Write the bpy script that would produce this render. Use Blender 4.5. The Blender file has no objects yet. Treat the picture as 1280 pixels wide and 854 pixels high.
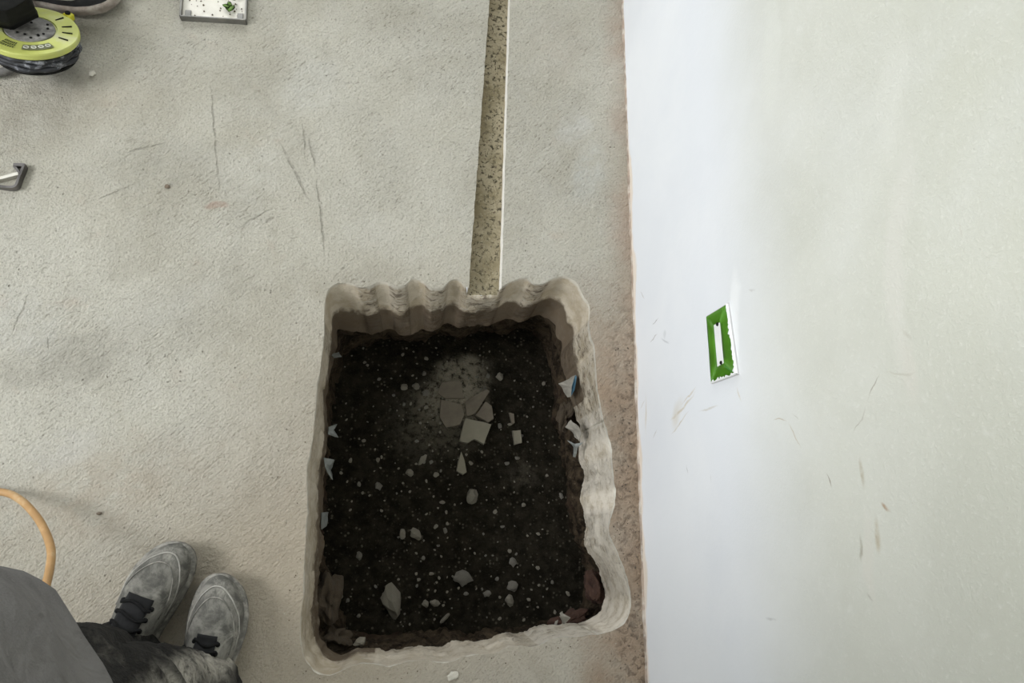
import bpy, bmesh, math, random
from mathutils import Vector, Matrix, noise
from mathutils.geometry import tessellate_polygon
random.seed(7)
PI = math.pi
sc = bpy.context.scene
C = sc.collection

# ---------------------------------------------------------------- camera
F = 900.0; NX, NY = 490.0, 650.0; H = 1.4; M_ = 30/854
_a, _b = NX-640, NY-427
_y = (-F*F - _a*(778-640) + _b*427)/(_a*M_ + _b); _x = 778 + M_*_y
Zc = -Vector((_a, -_b, -F)).normalized()
Yc = Vector((_x-640, -(_y-427), -F)); Yc = (Yc - Yc.dot(Zc)*Zc).normalized()
Xc = Yc.cross(Zc)
R = Matrix((Xc, Yc, Zc))                       # camera axes -> world axes
CAM = Vector((0, 0, H))
cam = bpy.data.cameras.new('camera'); cam.sensor_width = 36; cam.lens = F/1280*36
cam.clip_start = 0.02
co = bpy.data.objects.new('camera', cam); C.objects.link(co)
co.matrix_world = Matrix.Translation(CAM) @ R.to_4x4()
sc.camera = co

# ---------------------------------------------------------------- light
w = bpy.data.worlds.new('world'); sc.world = w; w.use_nodes = True
w.node_tree.nodes['Background'].inputs[0].default_value = (0.92, 0.96, 1.0, 1)
w.node_tree.nodes['Background'].inputs[1].default_value = 0.9
def area(name, loc, target, sx, sy, power, col):
    l = bpy.data.lights.new(name, 'AREA'); l.shape = 'RECTANGLE'; l.size = sx; l.size_y = sy
    l.energy = power; l.color = col
    o = bpy.data.objects.new(name, l); C.objects.link(o); o.location = loc
    o.rotation_euler = (Vector(target)-Vector(loc)).to_track_quat('-Z', 'Y').to_euler()
area('window_daylight_left', (-2.6, .15, 2.3), (0, .2, 0), 1.05, 1.05, 84, (0.97, 0.985, 1.0))
area('window_daylight_far', (-.6, 3.6, 2.0), (0, .2, 0), 1.8, 1.4, 50, (0.95, 0.98, 1.0))
sc.view_settings.view_transform = 'Standard'; sc.view_settings.look = 'None'
sc.view_settings.exposure = 0.0; sc.view_settings.gamma = 1; sc.view_settings.use_curve_mapping = False

# ---------------------------------------------------------------- placing
def ray(px, py): return R @ Vector((px-640, -(py-427), -F))
def at(px, py, z=0.0):
    d = ray(px, py); return CAM + d*((z-H)/d.z)
XW = at(790, 341).x
def onwall(px, py, off=0.0):
    d = ray(px, py); return CAM + d*((XW-off)/d.x)

# ---------------------------------------------------------------- materials
class NT:
    def __init__(s, name):
        s.m = bpy.data.materials.new(name); s.m.use_nodes = True
        s.n = s.m.node_tree.nodes; s.l = s.m.node_tree.links
        s.b = s.n['Principled BSDF']; s.co = s.n.new('ShaderNodeTexCoord').outputs['Object']
    def put(s, sock, v):
        if isinstance(v, bpy.types.NodeSocket): s.l.new(v, sock)
        elif v is not None: sock.default_value = v
    def noise(s, scale, detail=4, rough=.55, dist=0, vec=None, out='Fac'):
        n = s.n.new('ShaderNodeTexNoise'); s.l.new(vec or s.co, n.inputs['Vector'])
        n.inputs['Scale'].default_value = scale; n.inputs['Detail'].default_value = detail
        n.inputs['Roughness'].default_value = rough; n.inputs['Distortion'].default_value = dist
        return n.outputs[out]
    def voro(s, scale, vec=None, feat='F1', out='Distance', rnd=1):
        n = s.n.new('ShaderNodeTexVoronoi'); n.feature = feat; s.l.new(vec or s.co, n.inputs['Vector'])
        n.inputs['Scale'].default_value = scale; n.inputs['Randomness'].default_value = rnd
        return n.outputs[out]
    def math(s, op, a, b=None, c=None, clamp=False):
        n = s.n.new('ShaderNodeMath'); n.operation = op; n.use_clamp = clamp
        for i, v in enumerate((a, b, c)): s.put(n.inputs[i], v)
        return n.outputs[0]
    def ramp(s, fac, lo, hi, a=0.0, b=1.0):
        n = s.n.new('ShaderNodeMapRange'); n.interpolation_type = 'SMOOTHSTEP'
        s.put(n.inputs[0], fac)
        for i, v in enumerate((lo, hi, a, b)): n.inputs[i+1].default_value = v
        return n.outputs[0]
    def mix(s, fac, a, b):
        n = s.n.new('ShaderNodeMix'); n.data_type = 'RGBA'
        s.put(n.inputs[0], fac); s.put(n.inputs[6], c4(a)); s.put(n.inputs[7], c4(b)); return n.outputs[2]
    def mapping(s, scale=(1,1,1), rot=(0,0,0), loc=(0,0,0), vec=None):
        n = s.n.new('ShaderNodeMapping'); s.l.new(vec or s.co, n.inputs[0])
        n.inputs['Scale'].default_value = scale; n.inputs['Rotation'].default_value = rot
        n.inputs['Location'].default_value = loc; return n.outputs[0]
    def streak(s, length, width, ang, detail=5, rough=.6, dist=.3, loc=(0,0,0)):
        n = s.n.new('ShaderNodeMapping'); n.vector_type = 'TEXTURE'; s.l.new(s.co, n.inputs[0])
        n.inputs['Scale'].default_value = (length, width, 1); n.inputs['Rotation'].default_value = (0, 0, ang); n.inputs['Location'].default_value = loc
        return s.noise(1, detail, rough, dist, n.outputs[0])
    def attr(s, name):
        n = s.n.new('ShaderNodeAttribute'); n.attribute_name = name; q = s.n.new('ShaderNodeSeparateColor'); s.l.new(n.outputs['Color'], q.inputs[0]); return q
    def bump(s, h, strength, dist, normal=None):
        n = s.n.new('ShaderNodeBump'); n.inputs['Strength'].default_value = strength
        n.inputs['Distance'].default_value = dist; s.put(n.inputs['Height'], h)
        if normal: s.l.new(normal, n.inputs['Normal'])
        return n.outputs[0]
    def warp(s, amt, scale, base=None):
        base = base or s.co
        nz = s.n.new('ShaderNodeTexNoise'); s.l.new(base, nz.inputs['Vector']); nz.inputs['Scale'].default_value = scale
        nz.inputs['Detail'].default_value = 5
        v = s.n.new('ShaderNodeVectorMath'); v.operation = 'MULTIPLY_ADD'
        s.l.new(nz.outputs['Color'], v.inputs[0]); v.inputs[1].default_value = (amt,)*3
        a = s.n.new('ShaderNodeVectorMath'); a.operation = 'ADD'; s.l.new(base, a.inputs[0]); a.inputs[1].default_value = (-amt/2,)*3
        s.l.new(a.outputs[0], v.inputs[2]); return v.outputs[0]
    def spot(s, vec, c, r, ang=0.0, soft=.5, plane='XY'):
        """mask 1 inside an ellipse centred at c (3D) with radii r, lying in a plane"""
        v = s.n.new('ShaderNodeVectorMath'); v.operation = 'SUBTRACT'; s.l.new(vec, v.inputs[0]); v.inputs[1].default_value = tuple(c)
        m = s.n.new('ShaderNodeMapping'); m.vector_type = 'POINT'; s.l.new(v.outputs[0], m.inputs[0])
        # rotate first (mapping scales first, so use two)
        m.inputs['Rotation'].default_value = (0, 0, -ang) if plane == 'XY' else (-ang, 0, 0)
        m2 = s.n.new('ShaderNodeVectorMath'); m2.operation = 'MULTIPLY'; s.l.new(m.outputs[0], m2.inputs[0])
        m2.inputs[1].default_value = (1/r[0], 1/r[1], 0) if plane == 'XY' else (0, 1/r[0], 1/r[1])
        ln = s.n.new('ShaderNodeVectorMath'); ln.operation = 'LENGTH'; s.l.new(m2.outputs[0], ln.inputs[0])
        return s.ramp(ln.outputs['Value'], 1-soft, 1.0, 1.0, 0.0)
    def done(s, col, rough=.8, normal=None, metal=0, spec=None):
        s.put(s.b.inputs['Base Color'], c4(col)); s.put(s.b.inputs['Roughness'], rough)
        s.b.inputs['Metallic'].default_value = metal
        if spec is not None: s.b.inputs['Specular IOR Level'].default_value = spec
        if normal: s.l.new(normal, s.b.inputs['Normal'])
        return s.m
def c4(c):
    if isinstance(c, (tuple, list)) and len(c) == 3: return (*c, 1)
    return c
def simple(name, col, rough=.7, var=.15, scale=40, metal=0, bump=.2, dust=None, dustamt=.5, dscale=12, dist=.002, spec=None):
    t = NT(name)
    n = t.noise(scale, 5)
    lo = tuple(c*(1-var) for c in col); hi = tuple(min(1, c*(1+var)) for c in col)
    c = t.mix(t.ramp(n, .3, .7), lo, hi)
    if dust:
        d = t.ramp(t.noise(dscale, 8, .65), .62-dustamt*.35, .72-dustamt*.15)
        c = t.mix(d, c, dust)
    return t.done(c, rough, t.bump(n, bump, dist), metal, spec)

def floor_material():
    t = NT('screed')
    wv = t.warp(.06, 9); wf = t.warp(.012, 40)
    big = t.noise(2.2, 5, .6, .6); mid = t.noise(9, 7, .62, .4); fine = t.noise(150, 5, .65); grit = t.noise(420, 3, .6)
    base = t.mix(t.ramp(big, .35, .66), (.53, .50, .415), (.645, .62, .535))
    base = t.mix(t.ramp(mid, .42, .66, 0, .4), base, (.62, .60, .53))
    base = t.mix(t.ramp(t.noise(5.3, 6, .6, .5, t.mapping(loc=(3, 7, 1))), .55, .72, 0, .45), base, (.40, .375, .305))
    base = t.mix(t.ramp(t.noise(14, 5, .6, .2, t.mapping(loc=(9, 2, 4))), .60, .74, 0, .35), base, (.58, .49, .40))
    # trowel streaks: long thin noise at two angles
    s1 = t.streak(.045, .010, .72, 7, .66, .5)
    s2 = t.streak(.16, .012, 1.35, 6, .6, .2, (.3, .1, 0)); s3 = t.streak(.016, .0042, .80, 5, .65, .8, (.7, .2, 0))
    gr = t.noise(230, 4, .7)
    base = t.mix(t.ramp(s1, .56, .74, 0, .28), base, (.36, .34, .28))
    base = t.mix(t.ramp(s2, .60, .78, 0, .16), base, (.70, .68, .62))
    zone = t.ramp(t.noise(4.5, 5, .6, .3, t.mapping(loc=(1, 8, 2))), .40, .62, .25, 1)
    base = t.mix(t.math('MULTIPLY', t.ramp(s3, .56, .67, 0, .8), zone), base, (.24, .215, .165))
    base = t.mix(t.math('MULTIPLY', t.ramp(s3, .42, .30, 0, .4), zone), base, (.70, .68, .61))
    base = t.mix(t.ramp(gr, .53, .66, 0, .6), base, (.27, .245, .195))
    base = t.mix(t.ramp(gr, .44, .28, 0, .30), base, (.72, .70, .63))
    base = t.mix(t.ramp(grit, .54, .72, 0, .30), base, (.30, .275, .225))
    base = t.mix(t.ramp(fine, .60, .75, 0, .22), base, (.74, .72, .66))
    # cutting dust: tan film round the hole and towards the feet
    p = at(560, 640)
    dustm = t.spot(wv, p, (.62, .62), 0, .75)
    base = t.mix(t.math('MULTIPLY', dustm, .55), base, (.47, .39, .295))
    p = at(300, 800)
    base = t.mix(t.math('MULTIPLY', t.spot(wv, p, (.55, .40), .2, .8), .6), base, (.46, .385, .285))
    # darker rubbed patches and pale filler patches with a shape of their own
    patchy = t.ramp(t.noise(24, 7, .72), .34, .6, .15, 1.3)
    def sp(px, py, rx, ry, ang, soft, col, k):
        nonlocal base
        m = t.math('MULTIPLY', t.spot(wv, at(px, py), (rx, ry), ang, soft), patchy)
        base = t.mix(t.math('MULTIPLY', m, k), base, col)
    for a in [(78, 448, .13, .055, .35, .3, (.37, .35, .30), 0.32), (200, 205, .17, .07, .3, .6, (.40, .385, .33), 0.28),
              (310, 120, .16, .10, .2, .7, (.42, .40, .34), 0.21), (230, 380, .20, .10, .6, .7, (.40, .375, .32), 0.21),
              (60, 130, .25, .13, .3, .8, (.40, .36, .29), .45), (390, 110, .09, .07, .9, .5, (.70, .69, .63), 0.25),
              (310, 215, .11, .08, .2, .5, (.66, .645, .58), 0.25), (230, 375, .10, .04, .7, .6, (.68, .665, .60), 0.23),
              (30, 400, .08, .10, .6, .5, (.68, .67, .62), 0.28), (720, 160, .06, .035, .4, .5, (.70, .69, .64), 0.35),
              (735, 215, .05, .10, -.3, .6, (.60, .60, .55), .5), (460, 290, .09, .06, .1, .6, (.66, .64, .58), 0.20),
              (270, 258, .035, .012, .1, .5, (.46, .33, .26), .5), (700, 60, .10, .12, 0, .8, (.53, .48, .40), .4),
              (120, 620, .28, .12, .4, .8, (.50, .43, .34), .45), (75, 560, .08, .05, .3, .5, (.62, .60, .55), .4)]:
        sp(*a)
    # scratches and hairlines
    crack = None
    for x0, y0, x1, y1, wd in [(395, 205, 408, 335, .0035), (385, 165, 396, 215, .004), (262, 90, 275, 235, .003), (268, 165, 276, 250, .0022),
                               (346, 168, 392, 262, .004), (40, 360, 12, 425, .0025), (150, 192, 215, 176, .0025), (120, 250, 170, 230, .002),
                               (290, 290, 350, 255, .002), (60, 420, 60, 440, .002), (378, 150, 383, 205, .003), (330, 280, 345, 270, .003)]:
        a, b = at(x0, y0), at(x1, y1); d = b-a
        m = t.spot(wf, (a+b)/2, (d.length/2, wd), math.atan2(d.y, d.x), .6)
        crack = m if crack is None else t.math('MAXIMUM', crack, m)
    crack = t.math('MULTIPLY', crack, t.ramp(t.noise(70, 5, .7), .40, .58, .1, 1))
    base = t.mix(t.math('MULTIPLY', crack, .30), base, (.25, .22, .17))
    # brown plaster/brick stain along the wall
    sx = t.n.new('ShaderNodeSeparateXYZ'); t.l.new(wv, sx.inputs[0])
    near = t.math('MULTIPLY', t.ramp(sx.outputs[0], XW-.07, XW), t.ramp(t.noise(7, 5, .6), .35, .65, .25, 1))
    base = t.mix(t.math('MULTIPLY', near, .6), base, (.47, .335, .25))
    strip = t.math('MULTIPLY', t.ramp(sx.outputs[0], XW-.16, XW-.09), t.ramp(sx.outputs[1], .60, .25))
    base = t.mix(t.math('MULTIPLY', strip, t.ramp(t.noise(11, 6, .65), .3, .62, .45, .95)), base, (.42, .315, .225))
    crumb = t.math('MULTIPLY', t.math('MULTIPLY', t.ramp(sx.outputs[0], XW-.09, XW-.01), t.ramp(sx.outputs[1], .55, .2, .12, 1)), t.ramp(t.noise(70, 7, .72, .5), .52, .66))
    base = t.mix(t.math('MULTIPLY', crumb, .4), base, (.27, .19, .13))
    # pin holes
    vo = t.n.new('ShaderNodeTexVoronoi'); t.l.new(wf, vo.inputs['Vector']); vo.inputs['Scale'].default_value = 95
    sep = t.n.new('ShaderNodeSeparateColor'); t.l.new(vo.outputs['Color'], sep.inputs[0])
    pit = t.math('MULTIPLY', t.ramp(vo.outputs['Distance'], .06, .20, 1, 0), t.ramp(sep.outputs[0], .78, .86))
    pit = t.math('MULTIPLY', pit, t.math('MULTIPLY', t.ramp(t.noise(6, 4, .6), .46, .58), t.ramp(gr, .35, .55, .2, 1)))
    base = t.mix(t.math('MULTIPLY', pit, .75), base, (.16, .13, .095))
    h = t.math('MULTIPLY', fine, .55); h = t.math('MULTIPLY_ADD', t.math('MULTIPLY', s3, zone), -.8, h); h = t.math('MULTIPLY_ADD', gr, .5, h)
    h = t.math('MULTIPLY_ADD', grit, .12, h)
    h = t.math('MULTIPLY_ADD', t.noise(38, 8, .74, .2), .9, h)
    h = t.math('MULTIPLY_ADD', s1, -.6, h); h = t.math('MULTIPLY_ADD', crumb, .9, h)
    h = t.math('MULTIPLY_ADD', crack, -.5, h); h = t.math('MULTIPLY_ADD', pit, -1.0, h)
    rough_zone = t.spot(wv, at(775, 640), (.045, .33), .05, .5)
    h = t.math('MULTIPLY_ADD', t.math('MULTIPLY', rough_zone, t.noise(60, 5, .65)), 2.2, h)
    return t.done(base, .93, t.bump(h, .95, .0115), spec=.2)

def wall_material():
    t = NT('wall_plaster')
    wv = t.warp(.09, 6); wf = t.warp(.02, 22)
    sx = t.n.new('ShaderNodeSeparateXYZ'); t.l.new(wv, sx.inputs[0])
    n1 = t.noise(2.5, 5, .6, .4); n2 = t.noise(60, 6, .6); n3 = t.noise(260, 3, .6)
    paint = t.mix(t.ramp(n1, .35, .65), (.735, .755, .785), (.775, .79, .81))
    skim = t.mix(t.ramp(t.noise(4, 6, .6, .4), .35, .65), (.56, .565, .505), (.605, .61, .55))
    zb = onwall(1060, 500).z
    k = t.math('MULTIPLY', t.ramp(sx.outputs[2], zb-.33, zb-.02), t.ramp(t.noise(3.2, 5, .6, .3), .2, .5, .8, 1))
    top = t.ramp(sx.outputs[2], zb+.02, zb+.25, 0, .55)
    skim = t.mix(top, skim, (.51, .515, .435))
    base = t.mix(k, paint, skim)
    base = t.mix(t.math('MULTIPLY', t.ramp(n3, .55, .75, 0, .30), k), base, (.74, .74, .68))
    base = t.mix(t.math('MULTIPLY', t.ramp(n2, .56, .75, 0, .22), k), base, (.74, .74, .70))
    base = t.mix(t.ramp(sx.outputs[2], .004, .016, 1, 0), base, (.74, .66, .57))
    def sp(px, py, rx, ry, ang, soft, col, kk, wrp=wv):
        nonlocal base
        m = t.spot(wrp, onwall(px, py), (rx, ry), ang, soft, 'YZ')
        base = t.mix(t.math('MULTIPLY', m, kk), base, col)
    for a in [(1115, 115, .10, .03, .3, .6, (.70, .70, .64), .2), (965, 60, .12, .03, .2, .5, (.67, .68, .63), .4),
              (918, 400, .085, .02, .15, .5, (.90, .91, .91), .4), (1130, 320, .16, .02, .2, .7, (.63, .62, .57), .5),
              (1140, 460, .05, .015, 0, .7, (.60, .58, .52), .5), (1085, 700, .06, .012, .1, .7, (.64, .62, .56), .5), (848, 518, .035, .022, .8, .9, (.62, .57, .47), .5), (808, 520, .05, .008, .1, .9, (.62, .56, .47), .6), (832, 425, .012, .009, .1, .7, (.55, .57, .58), .5)]:
        sp(*a)
    # scuffs: (from, to, half width, strength, tone)
    for x0, y0, x1, y1, wd, kk, c in [(1077, 570, 1079, 610, .0045, .55, (.42, .38, .29)), (1094, 648, 1096, 690, .006, .60, (.45, .40, .30)),
        (1076, 668, 1077, 705, .003, .55, (.36, .34, .28)), (1098, 466, 1085, 505, .0012, .6, (.35, .33, .28)), (1085, 505, 1068, 545, .0012, .5, (.35, .33, .28)),
        (1098, 465, 1150, 467, .0018, .35, (.45, .43, .36)), (1032, 592, 1038, 610, .0018, .7, (.25, .22, .17)), (1102, 634, 1110, 640, .003, .6, (.35, .24, .15)),
        (965, 524, 985, 528, .0015, .5, (.45, .38, .28)), (985, 528, 1002, 562, .0013, .5, (.45, .38, .28)), (835, 530, 872, 488, .0035, .5, (.55, .49, .38)),
        (838, 545, 862, 512, .0025, .5, (.50, .43, .33)), (850, 505, 872, 485, .0025, .5, (.55, .48, .38)), (872, 515, 900, 505, .0025, .35, (.50, .46, .38)),
        (815, 408, 824, 396, .0022, .6, (.33, .32, .30)), (826, 424, 838, 428, .0035, .35, (.40, .42, .44)), (812, 430, 822, 418, .0018, .5, (.38, .36, .33)),
        (800, 365, 806, 372, .0015, .5, (.40, .38, .33)), (800, 512, 806, 500, .003, .5, (.50, .45, .38)), (815, 548, 822, 538, .0018, .45, (.45, .42, .38)),
        (922, 483, 926, 505, .0025, .4, (.58, .52, .42)), (1083, 740, 1090, 748, .0025, .4, (.40, .38, .34)), (955, 772, 970, 773, .0025, .35, (.42, .42, .42)),
        (937, 362, 945, 360, .0025, .35, (.45, .44, .42)), (1125, 415, 1140, 425, .003, .35, (.48, .46, .40)), (990, 516, 1000, 525, .001, .4, (.4, .38, .33)),
        (1200, 280, 1206, 300, .002, .35, (.5, .48, .42)), (888, 590, 890, 605, .0015, .3, (.5, .5, .5)), (858, 580, 860, 592, .0015, .4, (.4, .4, .4))]:
        a, b = onwall(x0, y0), onwall(x1, y1); d = b-a
        m = t.spot(wf, (a+b)/2+Vector((0, .0, 0)), (d.length/2+wd, wd), math.atan2(d.z, d.y), .8, 'YZ')
        m = t.math('MULTIPLY', m, t.ramp(n2, .30, .55, .35, 1))
        base = t.mix(t.math('MULTIPLY', m, min(.95, kk*1.45)), base, c)
    vo = t.n.new('ShaderNodeTexVoronoi'); t.l.new(wf, vo.inputs['Vector']); vo.inputs['Scale'].default_value = 26
    sep = t.n.new('ShaderNodeSeparateColor'); t.l.new(vo.outputs['Color'], sep.inputs[0])
    dot = t.math('MULTIPLY', t.ramp(vo.outputs['Distance'], .04, .10, 1, 0), t.ramp(sep.outputs[0], .80, .84))
    base = t.mix(t.math('MULTIPLY', dot, .6), base, (.35, .33, .30))
    h = t.math('MULTIPLY_ADD', n3, t.math('MULTIPLY_ADD', k, .9, .15), t.math('MULTIPLY', t.noise(14, 5, .5), 1.2))
    return t.done(base, .75, t.bump(h, .28, .0032), spec=.3)

def cut_concrete():
    t = NT('cut_concrete'); A_ = t.attr('tone_and_light'); cusp, low = A_.outputs[0], A_.outputs[1]
    n = t.noise(30, 6, .65); f = t.noise(150, 6, .7); rg = t.noise(1, 7, .7, .8, t.mapping((42, 42, 110)))
    c = t.mix(t.ramp(n, .35, .65), (.46, .39, .285), (.58, .515, .41))
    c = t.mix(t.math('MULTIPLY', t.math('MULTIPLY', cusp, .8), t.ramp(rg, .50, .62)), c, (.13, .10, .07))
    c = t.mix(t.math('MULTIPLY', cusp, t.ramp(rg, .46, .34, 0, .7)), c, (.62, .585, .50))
    c = t.mix(t.math('MULTIPLY', A_.outputs[2], t.ramp(t.noise(34, 6, .7), .36, .56, .15, .85)), c, (.76, .70, .60))  # paler colour paints the light caught by the right edge, fainter on the near one
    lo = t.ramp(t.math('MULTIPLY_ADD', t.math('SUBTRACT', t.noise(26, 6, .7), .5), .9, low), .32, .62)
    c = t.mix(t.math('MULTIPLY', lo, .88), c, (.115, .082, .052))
    c = t.mix(t.ramp(f, .58, .74, 0, .45), c, (.19, .155, .11))
    sx = t.n.new('ShaderNodeSeparateXYZ'); t.l.new(t.warp(.012, 60), sx.inputs[0])
    c = t.mix(t.ramp(sx.outputs[2], -.010, -.003, 0, .75), c, (.66, .63, .55))
    h = t.math('MULTIPLY_ADD', t.math('MULTIPLY', rg, cusp), 2.4, t.math('MULTIPLY', f, .5)); h = t.math('MULTIPLY_ADD', n, .8, h)
    return t.done(c, .9, t.bump(h, .75, .008), spec=.2)
def soil_wall_mat():
    t = NT('brown_subsoil')
    n = t.noise(22, 8, .7, .6); f = t.noise(120, 5, .7)
    c = t.mix(t.ramp(n, .38, .62), (.020, .0145, .0095), (.092, .068, .044))
    c = t.mix(t.ramp(t.noise(9, 5, .6), .56, .66, 0, .5), c, (.085, .055, .038))
    c = t.mix(t.ramp(f, .60, .72, 0, .5), c, (.28, .23, .17))
    return t.done(c, .95, t.bump(t.math('MULTIPLY_ADD', f, .4, n), .9, .014), spec=.1)
def soil_bed_mat():
    t = NT('dark_soil')
    wv = t.warp(.07, 16)
    n = t.noise(35, 8, .7); f = t.noise(170, 5, .7)
    c = t.mix(t.ramp(n, .35, .68), (.011, .0095, .006), (.034, .029, .020))
    c = t.mix(t.ramp(f, .58, .72, 0, .7), c, (.085, .075, .056))
    vo = t.n.new('ShaderNodeTexVoronoi'); t.l.new(t.co, vo.inputs['Vector']); vo.inputs['Scale'].default_value = 120
    sp_ = t.n.new('ShaderNodeSeparateColor'); t.l.new(vo.outputs['Color'], sp_.inputs[0])
    c = t.mix(t.math('MULTIPLY', t.ramp(vo.outputs['Distance'], .28, .42, 1, 0), t.math('MULTIPLY', t.ramp(sp_.outputs[0], .74, .80), t.ramp(t.noise(12, 4), .4, .6, .25, 1))), c, (.10, .09, .068))
    for px, py, rx, ry, k in [(574, 476, .105, .085, 1.0), (578, 500, .075, .08, .9), (560, 505, .115, .09, .55), (585, 455, .05, .04, .7), (655, 595, .05, .05, .12), (545, 530, .16, .13, .25)]:
        m = t.spot(wv, at(px, py, BZ), (rx, ry), 0, .75)
        m = t.math('MULTIPLY', m, t.ramp(t.noise(60, 7, .74), .36, .56))
        c = t.mix(t.math('MULTIPLY', m, k), c, (.34, .305, .235))
    return t.done(c, .95, t.bump(t.math('MULTIPLY_ADD', f, .5, n), .9, .012), spec=.1)
def trench_mat():
    t = NT('sandy_mortar')
    n = t.noise(14, 6, .65); f = t.noise(200, 4, .65)
    c = t.mix(t.ramp(n, .35, .65), (.235, .20, .125), (.335, .295, .205))
    c = t.mix(t.ramp(f, .56, .68, 0, .6), c, (.43, .39, .28))
    v1 = t.voro(190); v2 = t.noise(110, 4, .7, .6, t.mapping(loc=(5, 5, 5)))
    dk = t.math('MULTIPLY', t.ramp(v2, .54, .62), t.ramp(n, .38, .55, .35, 1))
    c = t.mix(t.math('MULTIPLY', dk, .85), c, (.035, .030, .020))
    return t.done(c, .95, t.bump(t.math('MULTIPLY_ADD', dk, -.8, f), .7, .004), spec=.1)

BZ = -.42
M = dict(
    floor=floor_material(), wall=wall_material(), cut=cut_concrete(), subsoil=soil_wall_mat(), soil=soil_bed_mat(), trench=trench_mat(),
    cutface=simple('pale_cut_face', (.86, .84, .78), .8, .06, 60),
    lip=simple('plaster_lip', (.33, .26, .205), .9, .25, 30, dust=(.56, .51, .45), dustamt=.5, dscale=25),
    stone=simple('pale_stone', (.24, .22, .175), .9, .25, 60, bump=.5, dist=.004),
    stone2=simple('grey_stone', (.19, .178, .15), .9, .25, 60, bump=.5, dist=.004),
    plate=simple('dried_slurry', (.17, .145, .11), .9, .12, 50, bump=.4),
    shard=simple('mortar_shard', (.25, .23, .175), .85, .08, 40),
    brick=simple('red_brick', (.075, .036, .023), .95, .3, 40, dust=(.05, .03, .02), dustamt=.4, dscale=30, bump=.6, dist=.006),
    clod=simple('brown_clod', (.12, .09, .058), .95, .35, 45, bump=.8, dist=.01),
    film=simple('torn_membrane', (.17, .18, .17), .5, .15, 40),
    filmblue=simple('blue_membrane', (.05, .13, .19), .5, .2, 40),
    splinter=simple('pale_splinter', (.24, .225, .19), .8, .2, 60),
    green=simple('green_tape', (.125, .37, .025), .42, .18, 35, bump=.35, dist=.003),
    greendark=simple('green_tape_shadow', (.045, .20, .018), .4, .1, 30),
    white=simple('white_plastic', (.80, .81, .80), .5, .04, 30),
    plaster=simple('white_plaster_smear', (.83, .84, .83), .8, .05, 50),
    plategrey=simple('plate_edge', (.50, .49, .49), .5, .05, 30),
    black=simple('black_rubber', (.010, .010, .009), .85, .3, 50, spec=.15),
    reelgreen=simple('lime_plastic', (.47, .50, .13), .5, .12, 12, dust=(.52, .51, .36), dustamt=.45, dscale=7),
    reelyellow=simple('yellow_tab', (.50, .47, .02), .45, .1, 20),
    hub=simple('grey_dusty_plastic', (.135, .13, .12), .75, .25, 60, dust=(.30, .29, .27), dustamt=.5, dscale=35),
    coil=simple('black_cable', (.022, .023, .028), .6, .3, 60, dust=(.30, .31, .34), dustamt=.28, dscale=60),
    print=simple('black_print', (.06, .07, .03), .6), printw=simple('white_print', (.62, .63, .52), .6), printg=simple('grey_print', (.26, .27, .16), .6),
    steel=simple('brushed_steel', (.20, .195, .18), .42, .2, 25, metal=.6, dust=(.30, .285, .25), dustamt=.35, dscale=10),
    steelpale=simple('dusty_tray_steel', (.66, .63, .56), .6, .12, 18, metal=.1, dust=(.72, .69, .62), dustamt=.6, dscale=30),
    steeldark=simple('dark_steel', (.16, .15, .145), .35, .3, 30, metal=.8),
    leaf=simple('green_leaf', (.22, .36, .09), .6, .3, 50),
    grit=simple('brown_grit', (.14, .11, .08), .9, .4, 80),
    palegrit=simple('pale_grit', (.52, .49, .42), .9, .2, 80),
    hose=simple('orange_hose', (.37, .215, .085), .42, .12, 30, dust=(.44, .32, .18), dustamt=.35, dscale=30),
    shirt=None, trouser=None, shoe=None,
    sole=simple('dusty_sole', (.13, .125, .11), .85, .3, 60, dust=(.30, .285, .25), dustamt=.5, dscale=30),
    solepink=simple('beige_sole', (.30, .255, .22), .85, .2, 60, dust=(.40, .36, .32), dustamt=.5, dscale=30),
    lace=simple('black_lace', (.008, .008, .008), .9, .3, 90, spec=.2),
    tongue=simple('black_tongue', (.008, .008, .0085), .95, .3, 60),
    seam=simple('pale_seam', (.30, .29, .26), .85, .2, 80),
    cuff=simple('black_cuff', (.010, .010, .014), .85, .3, 60),
    skin=simple('skin', (.46, .27, .19), .55, .08, 30), hair=simple('brown_hair', (.05, .032, .02), .7, .3, 90),
    eye=simple('eye_white', (.7, .7, .68), .3, .02), denim=simple('dark_trousers', (.02, .02, .022), .9, .3, 50, dust=(.10, .095, .085), dustamt=.3, dscale=14),
)
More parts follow.
